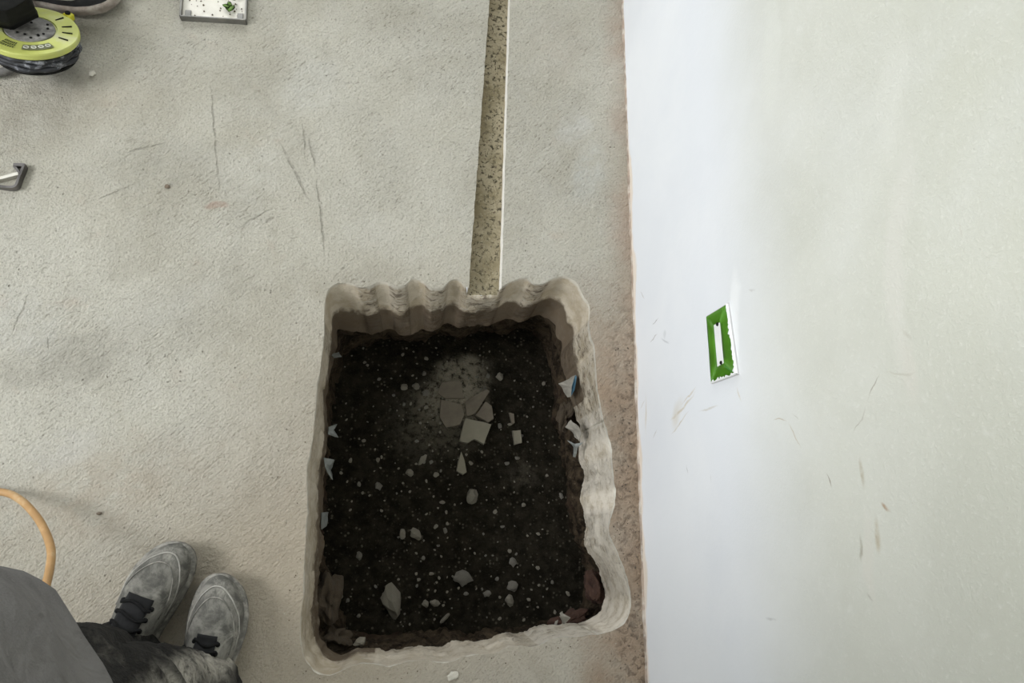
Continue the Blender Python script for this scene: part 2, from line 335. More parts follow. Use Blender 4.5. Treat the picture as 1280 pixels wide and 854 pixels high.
def cloth_mats():
    t = NT('grey_cotton'); weave = t.noise(700, 2, .5); fold = t.noise(7, 4, .55, .8)
    c = t.mix(t.ramp(t.noise(9, 6, .6), .35, .68), (.108, .103, .100), (.148, .142, .137))
    c = t.mix(t.ramp(weave, .35, .65, 0, .35), c, (.17, .165, .16))
    c = t.mix(t.ramp(t.noise(28, 7, .7), .63, .74, 0, .35), c, (.24, .235, .225))
    M['shirt'] = t.done(c, .95, t.bump(weave, .5, .001, t.bump(fold, .55, .04)), spec=.15)
    t = NT('dusty_black_cotton'); fold = t.noise(11, 5, .6, 1.2)
    c = t.mix(t.ramp(t.noise(300, 3, .6), .3, .7), (.010, .0095, .009), (.022, .021, .019))
    c = t.mix(t.ramp(t.noise(9, 8, .68, .6), .55, .72, 0, .75), c, (.125, .117, .10))
    gp = t.n.new('ShaderNodeNewGeometry').outputs['Position']; gw = t.warp(.05, 30, gp)
    dn = t.ramp(t.noise(60, 7, .72, 0, gp), .32, .58, .2, 1)
    a = t.math('MULTIPLY', t.spot(gw, at(272, 822, .13), (.032, .050), .3, .8), dn)
    c = t.mix(t.math('MULTIPLY', a, .9), c, (.36, .34, .29))
    b = t.math('MULTIPLY', t.spot(gw, at(232, 832, .20), (.05, .035), .3, .9), dn)
    c = t.mix(t.math('MULTIPLY', b, .35), c, (.19, .18, .16))
    M['trouser'] = t.done(c, .95, t.bump(fold, .8, .03), spec=.15)
    t = NT('plaster_stained_suede'); n = t.noise(26, 8, .7, .5)
    c = t.mix(t.ramp(n, .36, .64), (.085, .083, .074), (.235, .226, .20))
    c = t.mix(t.ramp(t.noise(14, 7, .7, .8, t.mapping(loc=(3, 3, 3))), .57, .68, 0, .8), c, (.33, .32, .28))
    c = t.mix(t.ramp(t.noise(70, 6, .7), .60, .72, 0, .5), c, (.05, .05, .045))
    M['shoe'] = t.done(c, .92, t.bump(t.noise(90, 5, .7), .5, .003), spec=.15)
cloth_mats()

# ---------------------------------------------------------------- builders
def link(name, bm, mat, parent=None, smooth=False, loc=None):
    me = bpy.data.meshes.new(name); bm.normal_update(); bm.to_mesh(me); bm.free()
    for m in (mat if isinstance(mat, (list, tuple)) else [mat]): me.materials.append(m)
    if smooth:
        for p in me.polygons: p.use_smooth = True
    o = bpy.data.objects.new(name, me); C.objects.link(o)
    if parent: o.parent = parent
    if loc is not None: o.location = loc
    return o
def tag(o, label=None, cat=None, group=None, kind=None):
    for k, v in (('label', label), ('category', cat), ('group', group), ('kind', kind)):
        if v: o[k] = v
    return o
def thing(name, label, cat, loc, rz=0, group=None):
    o = bpy.data.objects.new(name, None); C.objects.link(o); o.location = loc; o.rotation_euler = (0, 0, rz)
    o.empty_display_size = .03
    return tag(o, label, cat, group)
def grid(bm, rows, closed=True, cap=(False, False)):
    """rows: list of lists of points with equal length"""
    vs = [[bm.verts.new(p) for p in r] for r in rows]; n = len(vs[0])
    for a, b in zip(vs, vs[1:]):
        for i in range(n if closed else n-1):
            j = (i+1) % n
            try: bm.faces.new((a[i], a[j], b[j], b[i]))
            except ValueError: pass
    if cap[0]: bm.faces.new(vs[0][::-1])
    if cap[1]: bm.faces.new(vs[-1])
    return vs
def box(bm, c, s, rot=None):
    r = bmesh.ops.create_cube(bm, size=1)['verts']
    m = Matrix.Translation(c) @ (rot or Matrix()) @ Matrix.Diagonal((*s, 1))
    bmesh.ops.transform(bm, matrix=m, verts=r); return r
def bevel(bm, w, seg=2): bmesh.ops.bevel(bm, geom=bm.edges[:], offset=w, segments=seg, affect='EDGES', profile=.6, clamp_overlap=True)
def catmull(P, n):
    out = []; Q = [2*P[0]-P[1]]+list(P)+[2*P[-1]-P[-2]]
    for i in range(1, len(Q)-2):
        for k in range(n):
            t = k/n; a, b, c, d = Q[i-1:i+3]
            out.append(.5*((2*b)+(c-a)*t+(2*a-5*b+4*c-d)*t*t+(3*b-a-3*c+d)*t**3))
    return out+[P[-1]]
def tube(bm, P, r, n=10, cap=True):
    rows = []; up = Vector((0, 0, 1)); prev = None
    rr = r if callable(r) else (lambda t: r)
    for i, p in enumerate(P):
        t = (P[min(i+1, len(P)-1)]-P[max(i-1, 0)]).normalized()
        if prev is None:
            a = t.cross(up); a = a.normalized() if a.length > .05 else t.cross(Vector((1, 0, 0))).normalized()
        else: a = (prev - prev.dot(t)*t).normalized()
        prev = a; b = t.cross(a)
        q = rr(i/(len(P)-1)); rows.append([p+q*(math.cos(2*PI*k/n)*a+math.sin(2*PI*k/n)*b) for k in range(n)])
    grid(bm, rows, True, (cap, cap))
def prism(bm, top, thick, skirt=1.0):
    """solid flake from top outline (3D points)"""
    n = len(top); c = sum(top, Vector())/n
    if sum((top[i]-c).cross(top[(i+1) % n]-c).z for i in range(n)) < 0: top = top[::-1]
    bot = [Vector((c.x+(p.x-c.x)*skirt, c.y+(p.y-c.y)*skirt, p.z-thick)) for p in top]
    a = [bm.verts.new(p) for p in top]; b = [bm.verts.new(p) for p in bot]
    bm.faces.new(a); bm.faces.new(b[::-1])
    for i in range(n):
        j = (i+1) % n; bm.faces.new((a[i], b[i], b[j], a[j]))
def nz(p, s, amp, off=0.0): return amp*noise.fractal(Vector(p)*s+Vector((off, off*.7, off*1.3)), 1.0, 2.0, 4)
def rock_mesh(name, mat, seed, sub=2, rough=.5):
    bm = bmesh.new(); bmesh.ops.create_icosphere(bm, subdivisions=sub, radius=1)
    for v in bm.verts:
        v.co *= 1+rough*noise.noise(v.co*1.3+Vector((seed*3.1, seed, -seed)))+.20*noise.noise(v.co*3.1+Vector((seed, 9, seed*2)))+(.12*noise.noise(v.co*7) if sub > 2 else 0)
    me = bpy.data.meshes.new(name); bm.to_mesh(me); bm.free(); me.materials.append(mat); return me
def place(name, me, loc, s, rz=0, tilt=0):
    o = bpy.data.objects.new(name, me); C.objects.link(o); o.location = loc; o.scale = s; o.rotation_euler = (tilt, tilt*.5, rz); return o

# ---------------------------------------------------------------- the hole: traced outlines at their own depths
RIM = [(407.8,374),(410,366),(413.8,361),(425,354.7),(440,354.7),(447,358),(449,360),(455,357.5),(464,358),(468,354),(473.8,352),(485,353),(490,356),(491.6,358.4),(507.5,355.6),
 (512,351),(518.8,349),(528,351),(533,354),(535.6,359),(556,359),(558,354),(562,351),(571,349),(577,352),(578.8,355.6),(586,360),(606,362),(625,360),(634,354),(645.6,350),(659,348),(663,351),(664,354.7),
 (681,354.7),(686,350),(692.5,348),(704,346),(715,351),(722.5,357.5),(726,366),(730,374),(736,380),(737.5,391),(735.6,400.6),(739,421),(743,432),(744,445),(745,455),(746.5,479.6),(751,510),(754,531),
 (762,545),(766,562),(765,575),(764,592),(769,605),(771,623),(769,640),(758,652),(757,665),(768,680),(778,706),(785,725),(788,741),(790,765.5),(788,776),(781,783),(771,790),(760,793.6),(743,792),(732,793),(721.6,797),(702,797),(686,800.6),(675,807),
 (665,809),(650,808),(637,809),(626,815),(616,818),(596,819),(577,822),(565,827),(553,829),(530,826),(510.6,827),(498,831),(486,834),(468,831),(451,830.5),(437,834),(423,841),(412,844),(401.6,843),(392,838),(387.6,832),(380,822),(377,811),(375,796),(375,779.6),
 (377,760),(379,744),(379,722),(380.5,702),(382,680),(382,660),(384,640),(384,615),(383,600),(384,582.6),(388,562),(391,546),(392,530),(394,512),(395,495),(396.7,478.7),(400,460),(402,442),(404,428),(405,414),(405,400),(406,385)]
LOW = [(417.5,414),(428,416),(440,418),(451,419),(474,414),(492.5,412),(500,417.5),(519,418),(528,410),(541,411),(558,406),(567,409),(579,407),(591,406),(601,403),(614,405),(628,402),(644,400),(658,399),(670,395),(677.5,399),
 (692.5,410),(694,423),(703,434),(701,449),(705,467),(714.6,498),(720.7,519),(727,540.5),(722,568),(731,598),(724,623),(734,659),(728,683.5),(742,697),(753,720),(756,738),(755,751),(750,772.5),(736,779.6),(721.6,779.6),
 (697,790),(672,786.6),(648,800.6),(623,795),(595,807.7),(570,802),(546,814),(528,812),(510.6,818),(489.5,811),(468,820),(447,811),(435,815),(423,815),(408.7,809),(400,790),(396,751),(398,716),(403,681),(403,655),(404,625),(404,600),(405,582),
 (411,540),(409,521),(406.5,498),(413.5,456),(420.6,436.5),(424,424)]
BED = [(440,432),(500,425),(560,420),(620,416),(672,415),(684,440),(689,480),(696,540),(704,600),(714,660),(726,700),(731,725),(728,748),(718,762),(690,775),(650,784),(600,789),(520,788),(450,793),(434,787),(431,765),(424,742),(412,715),(402,690),(404,640),(408,580),(415,520),(424,470),(432,445)]
ZR, ZL = 0.0, -.17
CEN = Vector((.12, -.05))
NH = 720
def polar(poly, z):
    P = [at(x, y, z).to_2d()-CEN for x, y in poly]; n = len(P); res = []
    for k in range(NH):
        th = 2*PI*k/NH; d = Vector((math.cos(th), math.sin(th))); best = 0
        for i in range(n):
            a, b = P[i], P[(i+1) % n]; e = b-a; den = d.x*e.y-d.y*e.x
            if abs(den) < 1e-9: continue
            t = (a.x*e.y-a.y*e.x)/den; u = (a.x*d.y-a.y*d.x)/den
            if t > 0 and -1e-6 <= u <= 1+1e-6: best = max(best, t)
        res.append(best)
    return res
def smooth(a, k=1):
    for _ in range(k): a = [(a[i-1]+2*a[i]+a[(i+1) % len(a)])/4 for i in range(len(a))]
    return a
rR = smooth(polar(RIM, ZR), 2); rL = smooth(polar(LOW, ZL), 2); rB = smooth(polar(BED, BZ), 6)
def side_smooth(a, n_):
    b = smooth(a, n_); out = []
    for k in range(NH):
        th = 360*k/NH; th = th-360 if th > 180 else th
        m = max(0, min(1, (46-th)/8))*max(0, min(1, (th+36)/6)); out.append(a[k]*(1-m)+b[k]*m)
    return out
rR = side_smooth(rR, 110); rL = side_smooth(rL, 25)
sR, sL = smooth(rR, 90), smooth(rL, 90)
rR = [b+1.3*(a-b) for a, b in zip(rR, sR)]
def hp(k, r, z): th = 2*PI*k/NH; return Vector((CEN.x+r*math.cos(th), CEN.y+r*math.sin(th), z))

# trench edges (recessed .038 m), straight lines on the floor
TL0, TL1 = at(612, 0), at(586.5, 350); TR0, TR1 = at(637.5, 0), at(627, 355)
def ext(a, b, y): return a+(b-a)*((y-a.y)/(b.y-a.y))
TZ = -.036; YF = 3.2
rim = [hp(k, rR[k]+nz(hp(k, rR[k], 0), 60, .0016), 0) for k in range(NH)]
intr = [k for k in range(NH) if rim[k].y > .3 and ext(TL0, TL1, rim[k].y).x < rim[k].x < ext(TR0, TR1, rim[k].y).x]
kr, kl = min(intr), max(intr)       # angles run counter-clockwise: right side first
def jag(a, b, n, amp):
    return [a.lerp(b, i/n)+Vector((nz(a.lerp(b, i/n), 40, amp), 0, 0)) for i in range(n+1)]
yl, yr = rim[kl].y, rim[kr].y
edgeL = jag(ext(TL0, TL1, yl), ext(TL0, TL1, YF), 260, .0016)     # from the hole outwards
edgeR = jag(ext(TR0, TR1, yr), ext(TR0, TR1, YF), 260, .0008)
bm = bmesh.new()
outline = [rim[k % NH] for k in range(kl+1, NH+kr)]        # the rim counter-clockwise, the trench left out
X0, X1, Y0 = -2.6, XW, -1.6
poly = [Vector((X0, YF, 0)), Vector((X0, Y0, 0)), Vector((X1, Y0, 0)), Vector((X1, YF, 0))] + edgeR[::-1] + outline[::-1] + edgeL
tris = tessellate_polygon([poly])
vs = [bm.verts.new(p) for p in poly]
for t3 in tris:
    try:
        f = bm.faces.new([vs[i] for i in t3])
    except ValueError: pass
bmesh.ops.recalc_face_normals(bm, faces=bm.faces[:])
if sum(f.normal.z for f in bm.faces) < 0: bmesh.ops.reverse_faces(bm, faces=bm.faces[:])
floor = tag(link('floor', bm, M['floor']), 'rough pale beige concrete screed floor cut open by a hole and a trench', None, None, 'structure')

# cut edge of the slab: chipped arris, core-drilled scallops, rougher underside
def sstep(a, b, x): x = max(0, min(1, (x-a)/(b-a))); return x*x*(3-2*x)
bm = bmesh.new(); rows = []; tone_and_light = []
steps = [(0, 0), (.03, .0015), (.06, .004), (.14, .0), (.24, 0), (.34, 0), (.44, 0), (.5, 0), (.56, 0), (.66, 0), (.76, 0), (.86, 0), (.94, 0), (1, 0)]
for t, ch in steps:
    row = []
    for k in range(NH):
        zz = ZL*t
        if kr <= k <= kl: zz = min(TZ, zz) if t else TZ
        inw = t if t > .5 else t*.9
        # top: a worn, rounded arris
        u = inw**.85
        r = sR[k]+(sL[k]-sR[k])*u + (rR[k]-sR[k])*(1-.55*t)*(1 if 48 < 360*k/NH < 320 or t == 0 else max(.35, 1-3*t)) + (rL[k]-sL[k])*t*1.1
        p = hp(k, r, zz)
        amp = .0025+.005*max(0, t-.45)
        th = math.degrees(2*PI*k/NH) % 360
        cu = sstep(.0004, -.0016, rR[k]-sR[k]-(.0008 if th < 200 else .003)) if 40 < th < 330 or th < 40 or th > 330 else 0
        if 125 < th < 305: cu *= .35
        side_w = {0: .35, 1: 1.0, 2: .62, 3: .38}[0 if (th < 48 or th > 320) else 1 if th < 125 else 2 if th < 235 else 3]  # lower part turns browner, weighted by side, most on the far face
        tone_and_light.append((cu, side_w*sstep(.25, .75, t)*1.0, 1.0 if (th < 44 or th > 312) else .35 if th > 235 else 0, 1))  # third value: painted light, full on the right side, weak on the near side
        a = nz(p, 28, amp)+nz(p, 90, .0012)-cu*abs(nz(p, 70, .004))*min(1, t*4)
        band = -.006*math.exp(-((t-.5)/.05)**2)*(1 if noise.noise(p*14) > -.1 else 0)
        if t == 0: q = rim[k].copy(); q.z = zz if kr <= k <= kl else 0
        else: q = hp(k, min(r, rR[k]+.002)+a+band, zz+(0 if kr <= k <= kl else nz(p, 30, .004)*min(1, t*3)))
        row.append(q)
    rows.append(row)
cl_ = bm.verts.layers.float_color.new('tone_and_light')
for vrow, wrow in zip(grid(bm, rows), [tone_and_light[i*NH:(i+1)*NH] for i in range(len(rows))]):
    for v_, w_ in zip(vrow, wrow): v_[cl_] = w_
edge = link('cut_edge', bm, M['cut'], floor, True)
if False: pass
tag(edge, 'scalloped core-drilled slab edge round the hole')
# subsoil wall below the slab
bm = bmesh.new(); rows2 = [[p.copy() for p in rows[-1]]]
for j in range(1, 15):
    t = j/14; row = []
    for k in range(NH):
        r = rL[k]+.004+(rB[k]-rL[k])*(t**.8)
        if t < .5: r += .010*math.sin(PI*min(1, t*2))
        zz = ZL+(BZ-.015-ZL)*t; p = hp(k, r, zz)
        row.append(hp(k, r+nz(p, 17, .020)+nz(p, 55, .007), zz+nz(p, 21, .008, 5)))
    rows2.append(row)
grid(bm, rows2); link('soil_wall', bm, M['subsoil'], floor, True)
# trench bed and its side faces
bm = bmesh.new()
n = len(edgeL)-1; rws = []
for i in range(n+1):
    a, b = edgeL[i].copy(), edgeR[i].copy()
    if i == 0: a.y -= .004; b.y -= .004
    rws.append([Vector((a.x+(b.x-a.x)*j/8, a.y+(b.y-a.y)*j/8, TZ+nz((a.x+(b.x-a.x)*j/8, a.y, 0), 45, .0022))) for j in range(9)])
grid(bm, rws, False); o = link('trench_bed', bm, M['trench'], floor, True)
for nm, E_, mt in (('trench_side', edgeL, M['cut']), ('trench_side', edgeR, M['cutface'])):
    bm = bmesh.new()
    grid(bm, [[Vector((p.x, p.y, 0)) for p in E_], [Vector((p.x, p.y, TZ-.006)) for p in E_]], False)
    o = link(nm, bm, mt, floor)
    if mt is M['cutface']: tag(o, 'bright white cut side of the trench nearer the wall')
# soil bed
bedpoly_r = [r+.03 for r in rB]
def bedz(x, y):
    p = Vector((x, y, 0)); d = (p.to_2d()-at(572, 490, BZ).to_2d()).length
    return BZ+nz(p, 9, .012)+nz(p, 40, .005)+.012*math.exp(-(d/.09)**2)
bm = bmesh.new(); rows = []
for j in range(0, 61):
    t = j/60
    rows.append([(lambda q: Vector((q.x, q.y, bedz(q.x, q.y))))(hp(k, bedpoly_r[k]*(t*.996+.004), 0)) for k in range(0, NH, 4)])
grid(bm, rows, True, (True, False)); bmesh.ops.recalc_face_normals(bm, faces=bm.faces[:])
bed = tag(link('soil_bed', bm, M['soil'], None, True), 'dark damp soil at the bottom of the hole', None, None, 'structure')
for f in bed.data.polygons: pass

# wall and its plaster lip
bm = bmesh.new(); box(bm, Vector((XW+.06, .8, 1.3)), (.12, 4.8, 2.62)); tag(link('wall_right', bm, M['wall']), 'white plastered wall with scuffs, grey-cream higher up', None, None, 'structure')
bm = bmesh.new(); rws = []
for i in range(560):
    y = -1.2+i*.0075; p = Vector((XW, y, 0)); d = max(.0006, .0016+nz(p, 30, .0018)+nz(p, 5, .0010)); h = max(.002, .006+nz(p, 25, .004, 3))
    rws.append([Vector((XW-d-.0012, y, -.003)), Vector((XW-d, y, h*.4)), Vector((XW-d*.5, y, h)), Vector((XW+.004, y, h+.002))])
grid(bm, rws, False); tag(link('trim_1', bm, M['lip'], None, True), 'cream and reddish plaster lip at the foot of the wall', None, None, 'structure')

for nm, c_, s_, lb in (('ceiling', (-1.0, .8, 2.66), (3.4, 4.9, .1), 'white ceiling above the room'), ('wall_front', (-1.0, -1.65, 1.3), (3.3, .1, 2.6), 'plain plaster wall behind the photographer')):
    bm = bmesh.new(); box(bm, Vector(c_), s_); tag(link(nm, bm, M['plaster']), lb, None, None, 'structure')
# ---------------------------------------------------------------- socket box on the wall
def box_plate():
    Q = [onwall(x, y, .004) for x, y in ((882.5, 396), (908.5, 380), (920.5, 467), (888.5, 478.5))]
    c = sum(Q, Vector())/4
    root = thing('socket_box', 'small rectangular wall box rimmed with green tape, on the white wall', 'socket', (XW, c.y, c.z))
    L = [Vector((0, q.y-c.y, q.z-c.z)) for q in Q]     # far-bottom, far-top, near-top, near-bottom
    def inset(k, x): return [Vector((x, p.y*k[0], p.z*k[1])) for p in L]
    bm = bmesh.new(); grid(bm, [inset((1.03, 1.03), 0), inset((1.03, 1.03), -.0022), inset((1.0, 1.0), -.0030)], True, (True, True))
    link('back_plate', bm, M['plategrey'], root)
    # tape frame: four strips mitred round a slot
    slot = [Vector((0, y*1.0, z)) for y, z in ()]
    S = [onwall(x, y, .004)-c for x, y in ((892, 406), (900, 402.5), (905, 454), (896.5, 459))]
    S = [Vector((0, s.y, s.z)) for s in S]
    for i in range(4):
        j = (i+1) % 4; bm = bmesh.new()
        m = 6; outer = [L[i].lerp(L[j], a/m) for a in range(m+1)]; inner = [S[i].lerp(S[j], a/m) for a in range(m+1)]
        rw = []
        for t, xx in ((0, -.0025), (0.02, -.0040), (.35, -.0050), (.7, -.0048), (1, -.0042), (1.0, -.0028)):
            rw.append([Vector((xx+nz(o_.lerp(n_, t), 90, .0003), 0, 0))+o_.lerp(n_, t)*(1.0 if t else 1.002) for o_, n_ in zip(outer, inner)])
        grid(bm, rw, False); bmesh.ops.solidify(bm, geom=bm.faces[:], thickness=.0006)
        link('tape_strip', bm, M['green'], root, True)
    bm = bmesh.new(); grid(bm, [[Vector((-.0025, s.y, s.z)) for s in S], [Vector((-.0038, s.y*.98, s.z)) for s in S]], True, (True, True))
    fc = link('slot_cover', bm, M['white'], root); tag(fc, 'white strip inside the green rim')
    for (px, py) in ((897, 405.5), (901.5, 453.5)):
        q = onwall(px, py, .004)-c; bm = bmesh.new()
        bmesh.ops.create_cone(bm, segments=14, radius1=.0032, radius2=.0026, depth=.002, cap_ends=True)
        bmesh.ops.rotate(bm, matrix=Matrix.Rotation(-PI/2, 3, 'Y'), verts=bm.verts)
        link('screw', bm, M['black'], root, loc=Vector((-.0045, q.y, q.z)))
    # dark crease at the near top corner, plaster smears along the top edge
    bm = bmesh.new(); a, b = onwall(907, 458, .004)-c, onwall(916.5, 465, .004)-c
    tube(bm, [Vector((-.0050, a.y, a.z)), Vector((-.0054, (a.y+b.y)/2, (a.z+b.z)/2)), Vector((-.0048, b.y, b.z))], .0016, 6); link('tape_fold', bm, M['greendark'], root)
    bm = bmesh.new(); top = [L[1].lerp(L[2], a/40) for a in range(41)]; rw = []
    for t, xx in ((0, -.0025), (.0, -.0048), (.5, -.0058), (1, -.0051)):
        rw.append([Vector((xx, p.y, p.z+.001-t*(.002+.001*math.sin(i*.5)+.014*abs(noise.noise(Vector((i*.33, 2, 1))))))) for i, p in enumerate(top)])
    grid(bm, rw, False); link('plaster_smear', bm, M['plaster'], root, True)
    bm = bmesh.new(); top = [L[2].lerp(L[3], a/24) for a in range(25)]; rw = []
    for t, xx in ((0, -.0025), (0, -.0048), (.5, -.0057), (1, -.0051)):
        rw.append([Vector((xx, p.y-.001+t*(.001+.007*abs(noise.noise(Vector((i*.4, 7, 1))))), p.z)) for i, p in enumerate(top)])
    grid(bm, rw, False); link('plaster_smear', bm, M['plaster'], root, True)
box_plate()

# ---------------------------------------------------------------- things on the soil
def flake(name, pts, thick, mat, label, cat, z=None, tilt=0, group=None):
    c2 = Vector((sum(p[0] for p in pts)/len(pts), sum(p[1] for p in pts)/len(pts)))
    g = at(c2.x, c2.y, BZ+.01); zb = bedz(g.x, g.y) if z is None else z
    zt = zb+thick
    P = [at(x, y, zt) for x, y in pts]; c = sum(P, Vector())/len(P)
    T = []
    for i in range(len(P)):
        a, b = P[i], P[(i+1) % len(P)]
        for k in range(3):
            q = a.lerp(b, k/3); d = q-c; q = c+d*(1+nz(q, 120, .06)); q.z = zt+tilt*(q.x-c.x)+nz(q, 60, .002); T.append(q)
    base = Vector((c.x, c.y, zb)); bm = bmesh.new(); prism(bm, [q-base for q in T], thick*1.3, 1.04)
    return tag(link(name, bm, mat, loc=base), label, cat, group)
def cz(px, py): return (480+px/3.88, 420+py/3.88)
flake('mortar_slab', [cz(*p) for p in ((395,400),(520,430),(485,525),(440,500),(405,520),(365,508))], .016, M['shard'], 'flat pale mortar slab with a notched edge, the largest flat piece in the hole', 'rubble', tilt=.05)
flake('mortar_plate', [cz(*p) for p in ((278,312),(380,332),(388,385),(368,430),(300,445),(270,392))], .010, M['plate'], 'cracked mud-coloured plate left of the notched mortar slab', 'rubble')
flake('mortar_plate', [cz(*p) for p in ((392,318),(498,258),(510,272),(440,380),(402,390))], .011, M['plate'], 'cracked tapering plate just above the notched mortar slab', 'rubble')
flake('mortar_plate', [cz(*p) for p in ((446,384),(492,318),(522,338),(532,400),(505,418))], .010, M['plate'], 'small cracked plate touching the upper right corner of the notched mortar slab', 'rubble')
flake('mortar_plate', [cz(*p) for p in ((280,225),(370,215),(388,300),(300,302),(262,280))], .008, M['plate'], 'crumbly dust-coloured plate at the top of the dried slurry patch', 'rubble')
flake('mortar_chip', [cz(*p) for p in ((625,460),(663,457),(669,519),(634,525))], .012, M['shard'], 'small upright rectangular mortar chip right of the notched slab', 'rubble')
flake('mortar_chip', [cz(*p) for p in ((375,563),(390,600),(401,660),(384,673),(352,655),(360,610))], .012, M['shard'], 'pointed wedge-shaped mortar chip below the notched slab', 'rubble')
flake('mortar_chip', [cz(*p) for p in ((607,372),(630,378),(634,420),(622,428))], .008, M['plate'], 'thin dull sliver above the upright rectangular chip', 'rubble')
RM = [rock_mesh('stone', M['stone'] if i % 2 else M['stone2'], i+1) for i in range(6)]
def stone(px, py, rx, ry, ang, label, name='stone', i=0, zr=.6, me=None, group=None, z=None):
    g = at(px, py, BZ+.01); zb = bedz(g.x, g.y) if z is None else z; s = (H-BZ)/F
    a, b = rx*s, ry*s; h = min(a, b)*zr
    return tag(place(name, me or RM[i % 6], (*at(px, py, zb+h*.6).to_2d(), zb+h*.45), (a, b, h), ang), label, 'stone', group)
stone(490, 752, 11, 20, .25, 'large oblong pale stone near the left bottom corner of the hole', i=1)
stone(578, 723, 12, 8, 0, 'lumpy grey stone in the lower middle of the hole', i=2)
stone(590, 621, 8, 9, 0, 'rounded pale stone below the pointed mortar chip', i=3)
stone(641, 733, 6, 6.5, .3, 'round grey stone, upper of two at lower right of the lumpy stone', i=4)
stone(637, 751, 5.5, 6.5, .1, 'round grey stone, lower of two at lower right of the lumpy stone', i=5)
stone(609, 742, 5, 3.5, .1, 'small bluish-grey stone right below the lumpy stone', i=0)
stone(520, 668, 6, 8, .7, 'pale bean-shaped stone left of the hole middle, larger of a close pair', i=1)
stone(503, 668, 4, 6, .1, 'pale stone, smaller and left of a close pair', i=3)
stone(556, 773, 2.6, 7.5, -.75, 'thin pale splinter near the lower rim of the hole', 'stone_splinter', i=3)
stone(532, 755, 4, 4.5, .4, 'small pale stone right of the large oblong stone', i=1)
stone(543, 754, 7, 3.5, -.1, 'small flat pale stone between the oblong stone and the grey pair', i=5)
stone(473, 608, 4.5, 4.5, .4, 'pale chunky stone near the left side of the soil at mid height', i=2)
stone(528, 575, 3.4, 7.5, -.6, 'narrow pale stone left of the pointed mortar chip', i=1)
stone(625, 471, 5, 5, .4, 'pale stone right of the dried slurry patch', i=1)
stone(512, 591, 5, 4.5, .4, 'dull angular stone left below the narrow pale stone', i=5)
stone(449, 695, 3.4, 5, .1, 'lone pale stone near the lower left soil wall', i=4)
stone(641, 703, 5, 5, .1, 'dim stone above the round grey pair', i=2)
stone(505, 484, 5, 4, .1, 'pale stone at the upper left of the slurry patch', i=3)
stone(520, 483, 5, 4, .1, 'rounded stone touching the upper left of the slurry patch', i=5)
stone(532, 491, 4.5, 4, .1, 'rounded stone against the left edge of the slurry patch', i=0)
small = []
pts = []
for k in range(3000):
    px = random.gauss(560, 85) if random.random() < .6 else random.uniform(412, 720); py = random.uniform(435, 785)
    if not (418 < px < 700+(py-430)*.05) or len(pts) >= 280: continue
    cl = max(math.exp(-(((px-560)/62)**2+((py-505)/62)**2)), .30)
    if random.random() > cl or any((px-a)**2+(py-b)**2 < 26 for a, b in pts): continue
    if 560 < px < 616 and 488 < py < 560: continue
    pts.append((px, py))
SM = [rock_mesh('pebble', M['stone'] if i % 3 else M['stone2'], i+20, 1) for i in range(6)]
for i, (px, py) in enumerate(pts):
    r = random.uniform(.9, 1.9) if random.random() < .8 else random.uniform(2, 3.2)
    o = stone(px, py, r*random.uniform(.8, 1.4), r*random.uniform(.7, 1.1), random.uniform(0, 3), 'tiny pale stone chip scattered on the dark soil in the hole', 'stone_chip', me=SM[i % 6], group='tiny stone chips on the soil')
# soil ledges and rubble in the hole corners
CM = [rock_mesh('clod', M['clod'], i+40, 4, .7) for i in range(3)]; BM = [rock_mesh('brick_fragment', M['brick'], i+50, 4, .7) for i in range(2)]
def clod(px, py, z, s, rz, me, name, label, cat='rubble'):
    return tag(place(name, me, at(px, py, z), s, rz), label, cat)
clod(408, 750, -.24, (.026, .050, .05), .1, CM[0], 'soil_clod', 'brown lump of soil in the lower left corner of the hole, upper one')
clod(416, 798, -.25, (.034, .020, .04), .1, CM[1], 'soil_clod', 'brown lump of soil in the lower left corner of the hole, lower one')
clod(742, 733, -.22, (.018, .036, .05), .1, BM[0], 'brick_fragment', 'red-brown brick fragment in the lower right corner of the hole')
clod(712, 774, -.26, (.036, .016, .04), .3, BM[1], 'brick_fragment', 'dark crumbling brick fragment under the lower right rim of the hole')
clod(706, 520, -.22, (.016, .035, .03), -.2, CM[2], 'soil_clod', 'brown lump hanging in the right side of the hole below the white torn scrap')
# pale chip in the bottom edge
tag(place('mortar_chip', RM[1], at(450, 803, -.185), (.013, .009, .008), .5), 'bright chip lodged under the lower left rim of the hole', 'rubble')

def scrap(name, pts, mat, label, cat='scrap', th=.0014, parts=()):
    c = sum((at(x, y, z) for x, y, z in pts), Vector())/len(pts); bm = bmesh.new()
    P = [at(x, y, z)-c for x, y, z in pts]; ctr = bm.verts.new(Vector((0, 0, .004)))
    vs = [bm.verts.new(p) for p in P]
    for i in range(len(vs)): bm.faces.new((ctr, vs[i], vs[(i+1) % len(vs)]))
    bmesh.ops.subdivide_edges(bm, edges=bm.edges[:], cuts=2, use_grid_fill=True)
    for v in bm.verts: v.co.z += nz(v.co+c, 60, .006); v.co.x += nz(v.co+c, 90, .002)
    bmesh.ops.recalc_face_normals(bm, faces=bm.faces[:])
    bmesh.ops.solidify(bm, geom=bm.faces[:], thickness=th)
    return tag(link(name, bm, mat, loc=c), label, cat)
scrap('membrane_scrap', [(414,443,-.13),(424,440,-.15),(427,446,-.14),(418,447,-.12)], M['film'], 'uppermost grey-blue membrane scrap on the left side of the hole')
scrap('membrane_scrap', [(410,534,-.12),(421,530,-.14),(416,537,-.15),(422,547,-.14),(410,543,-.13)], M['film'], 'hooked grey membrane scrap on the left side of the hole, second from the top')
scrap('membrane_scrap', [(405,572,-.12),(418,575,-.14),(414,588,-.16),(416,600,-.15),(408,590,-.13)], M['film'], 'long grey membrane scrap on the left side of the hole, third from the top')
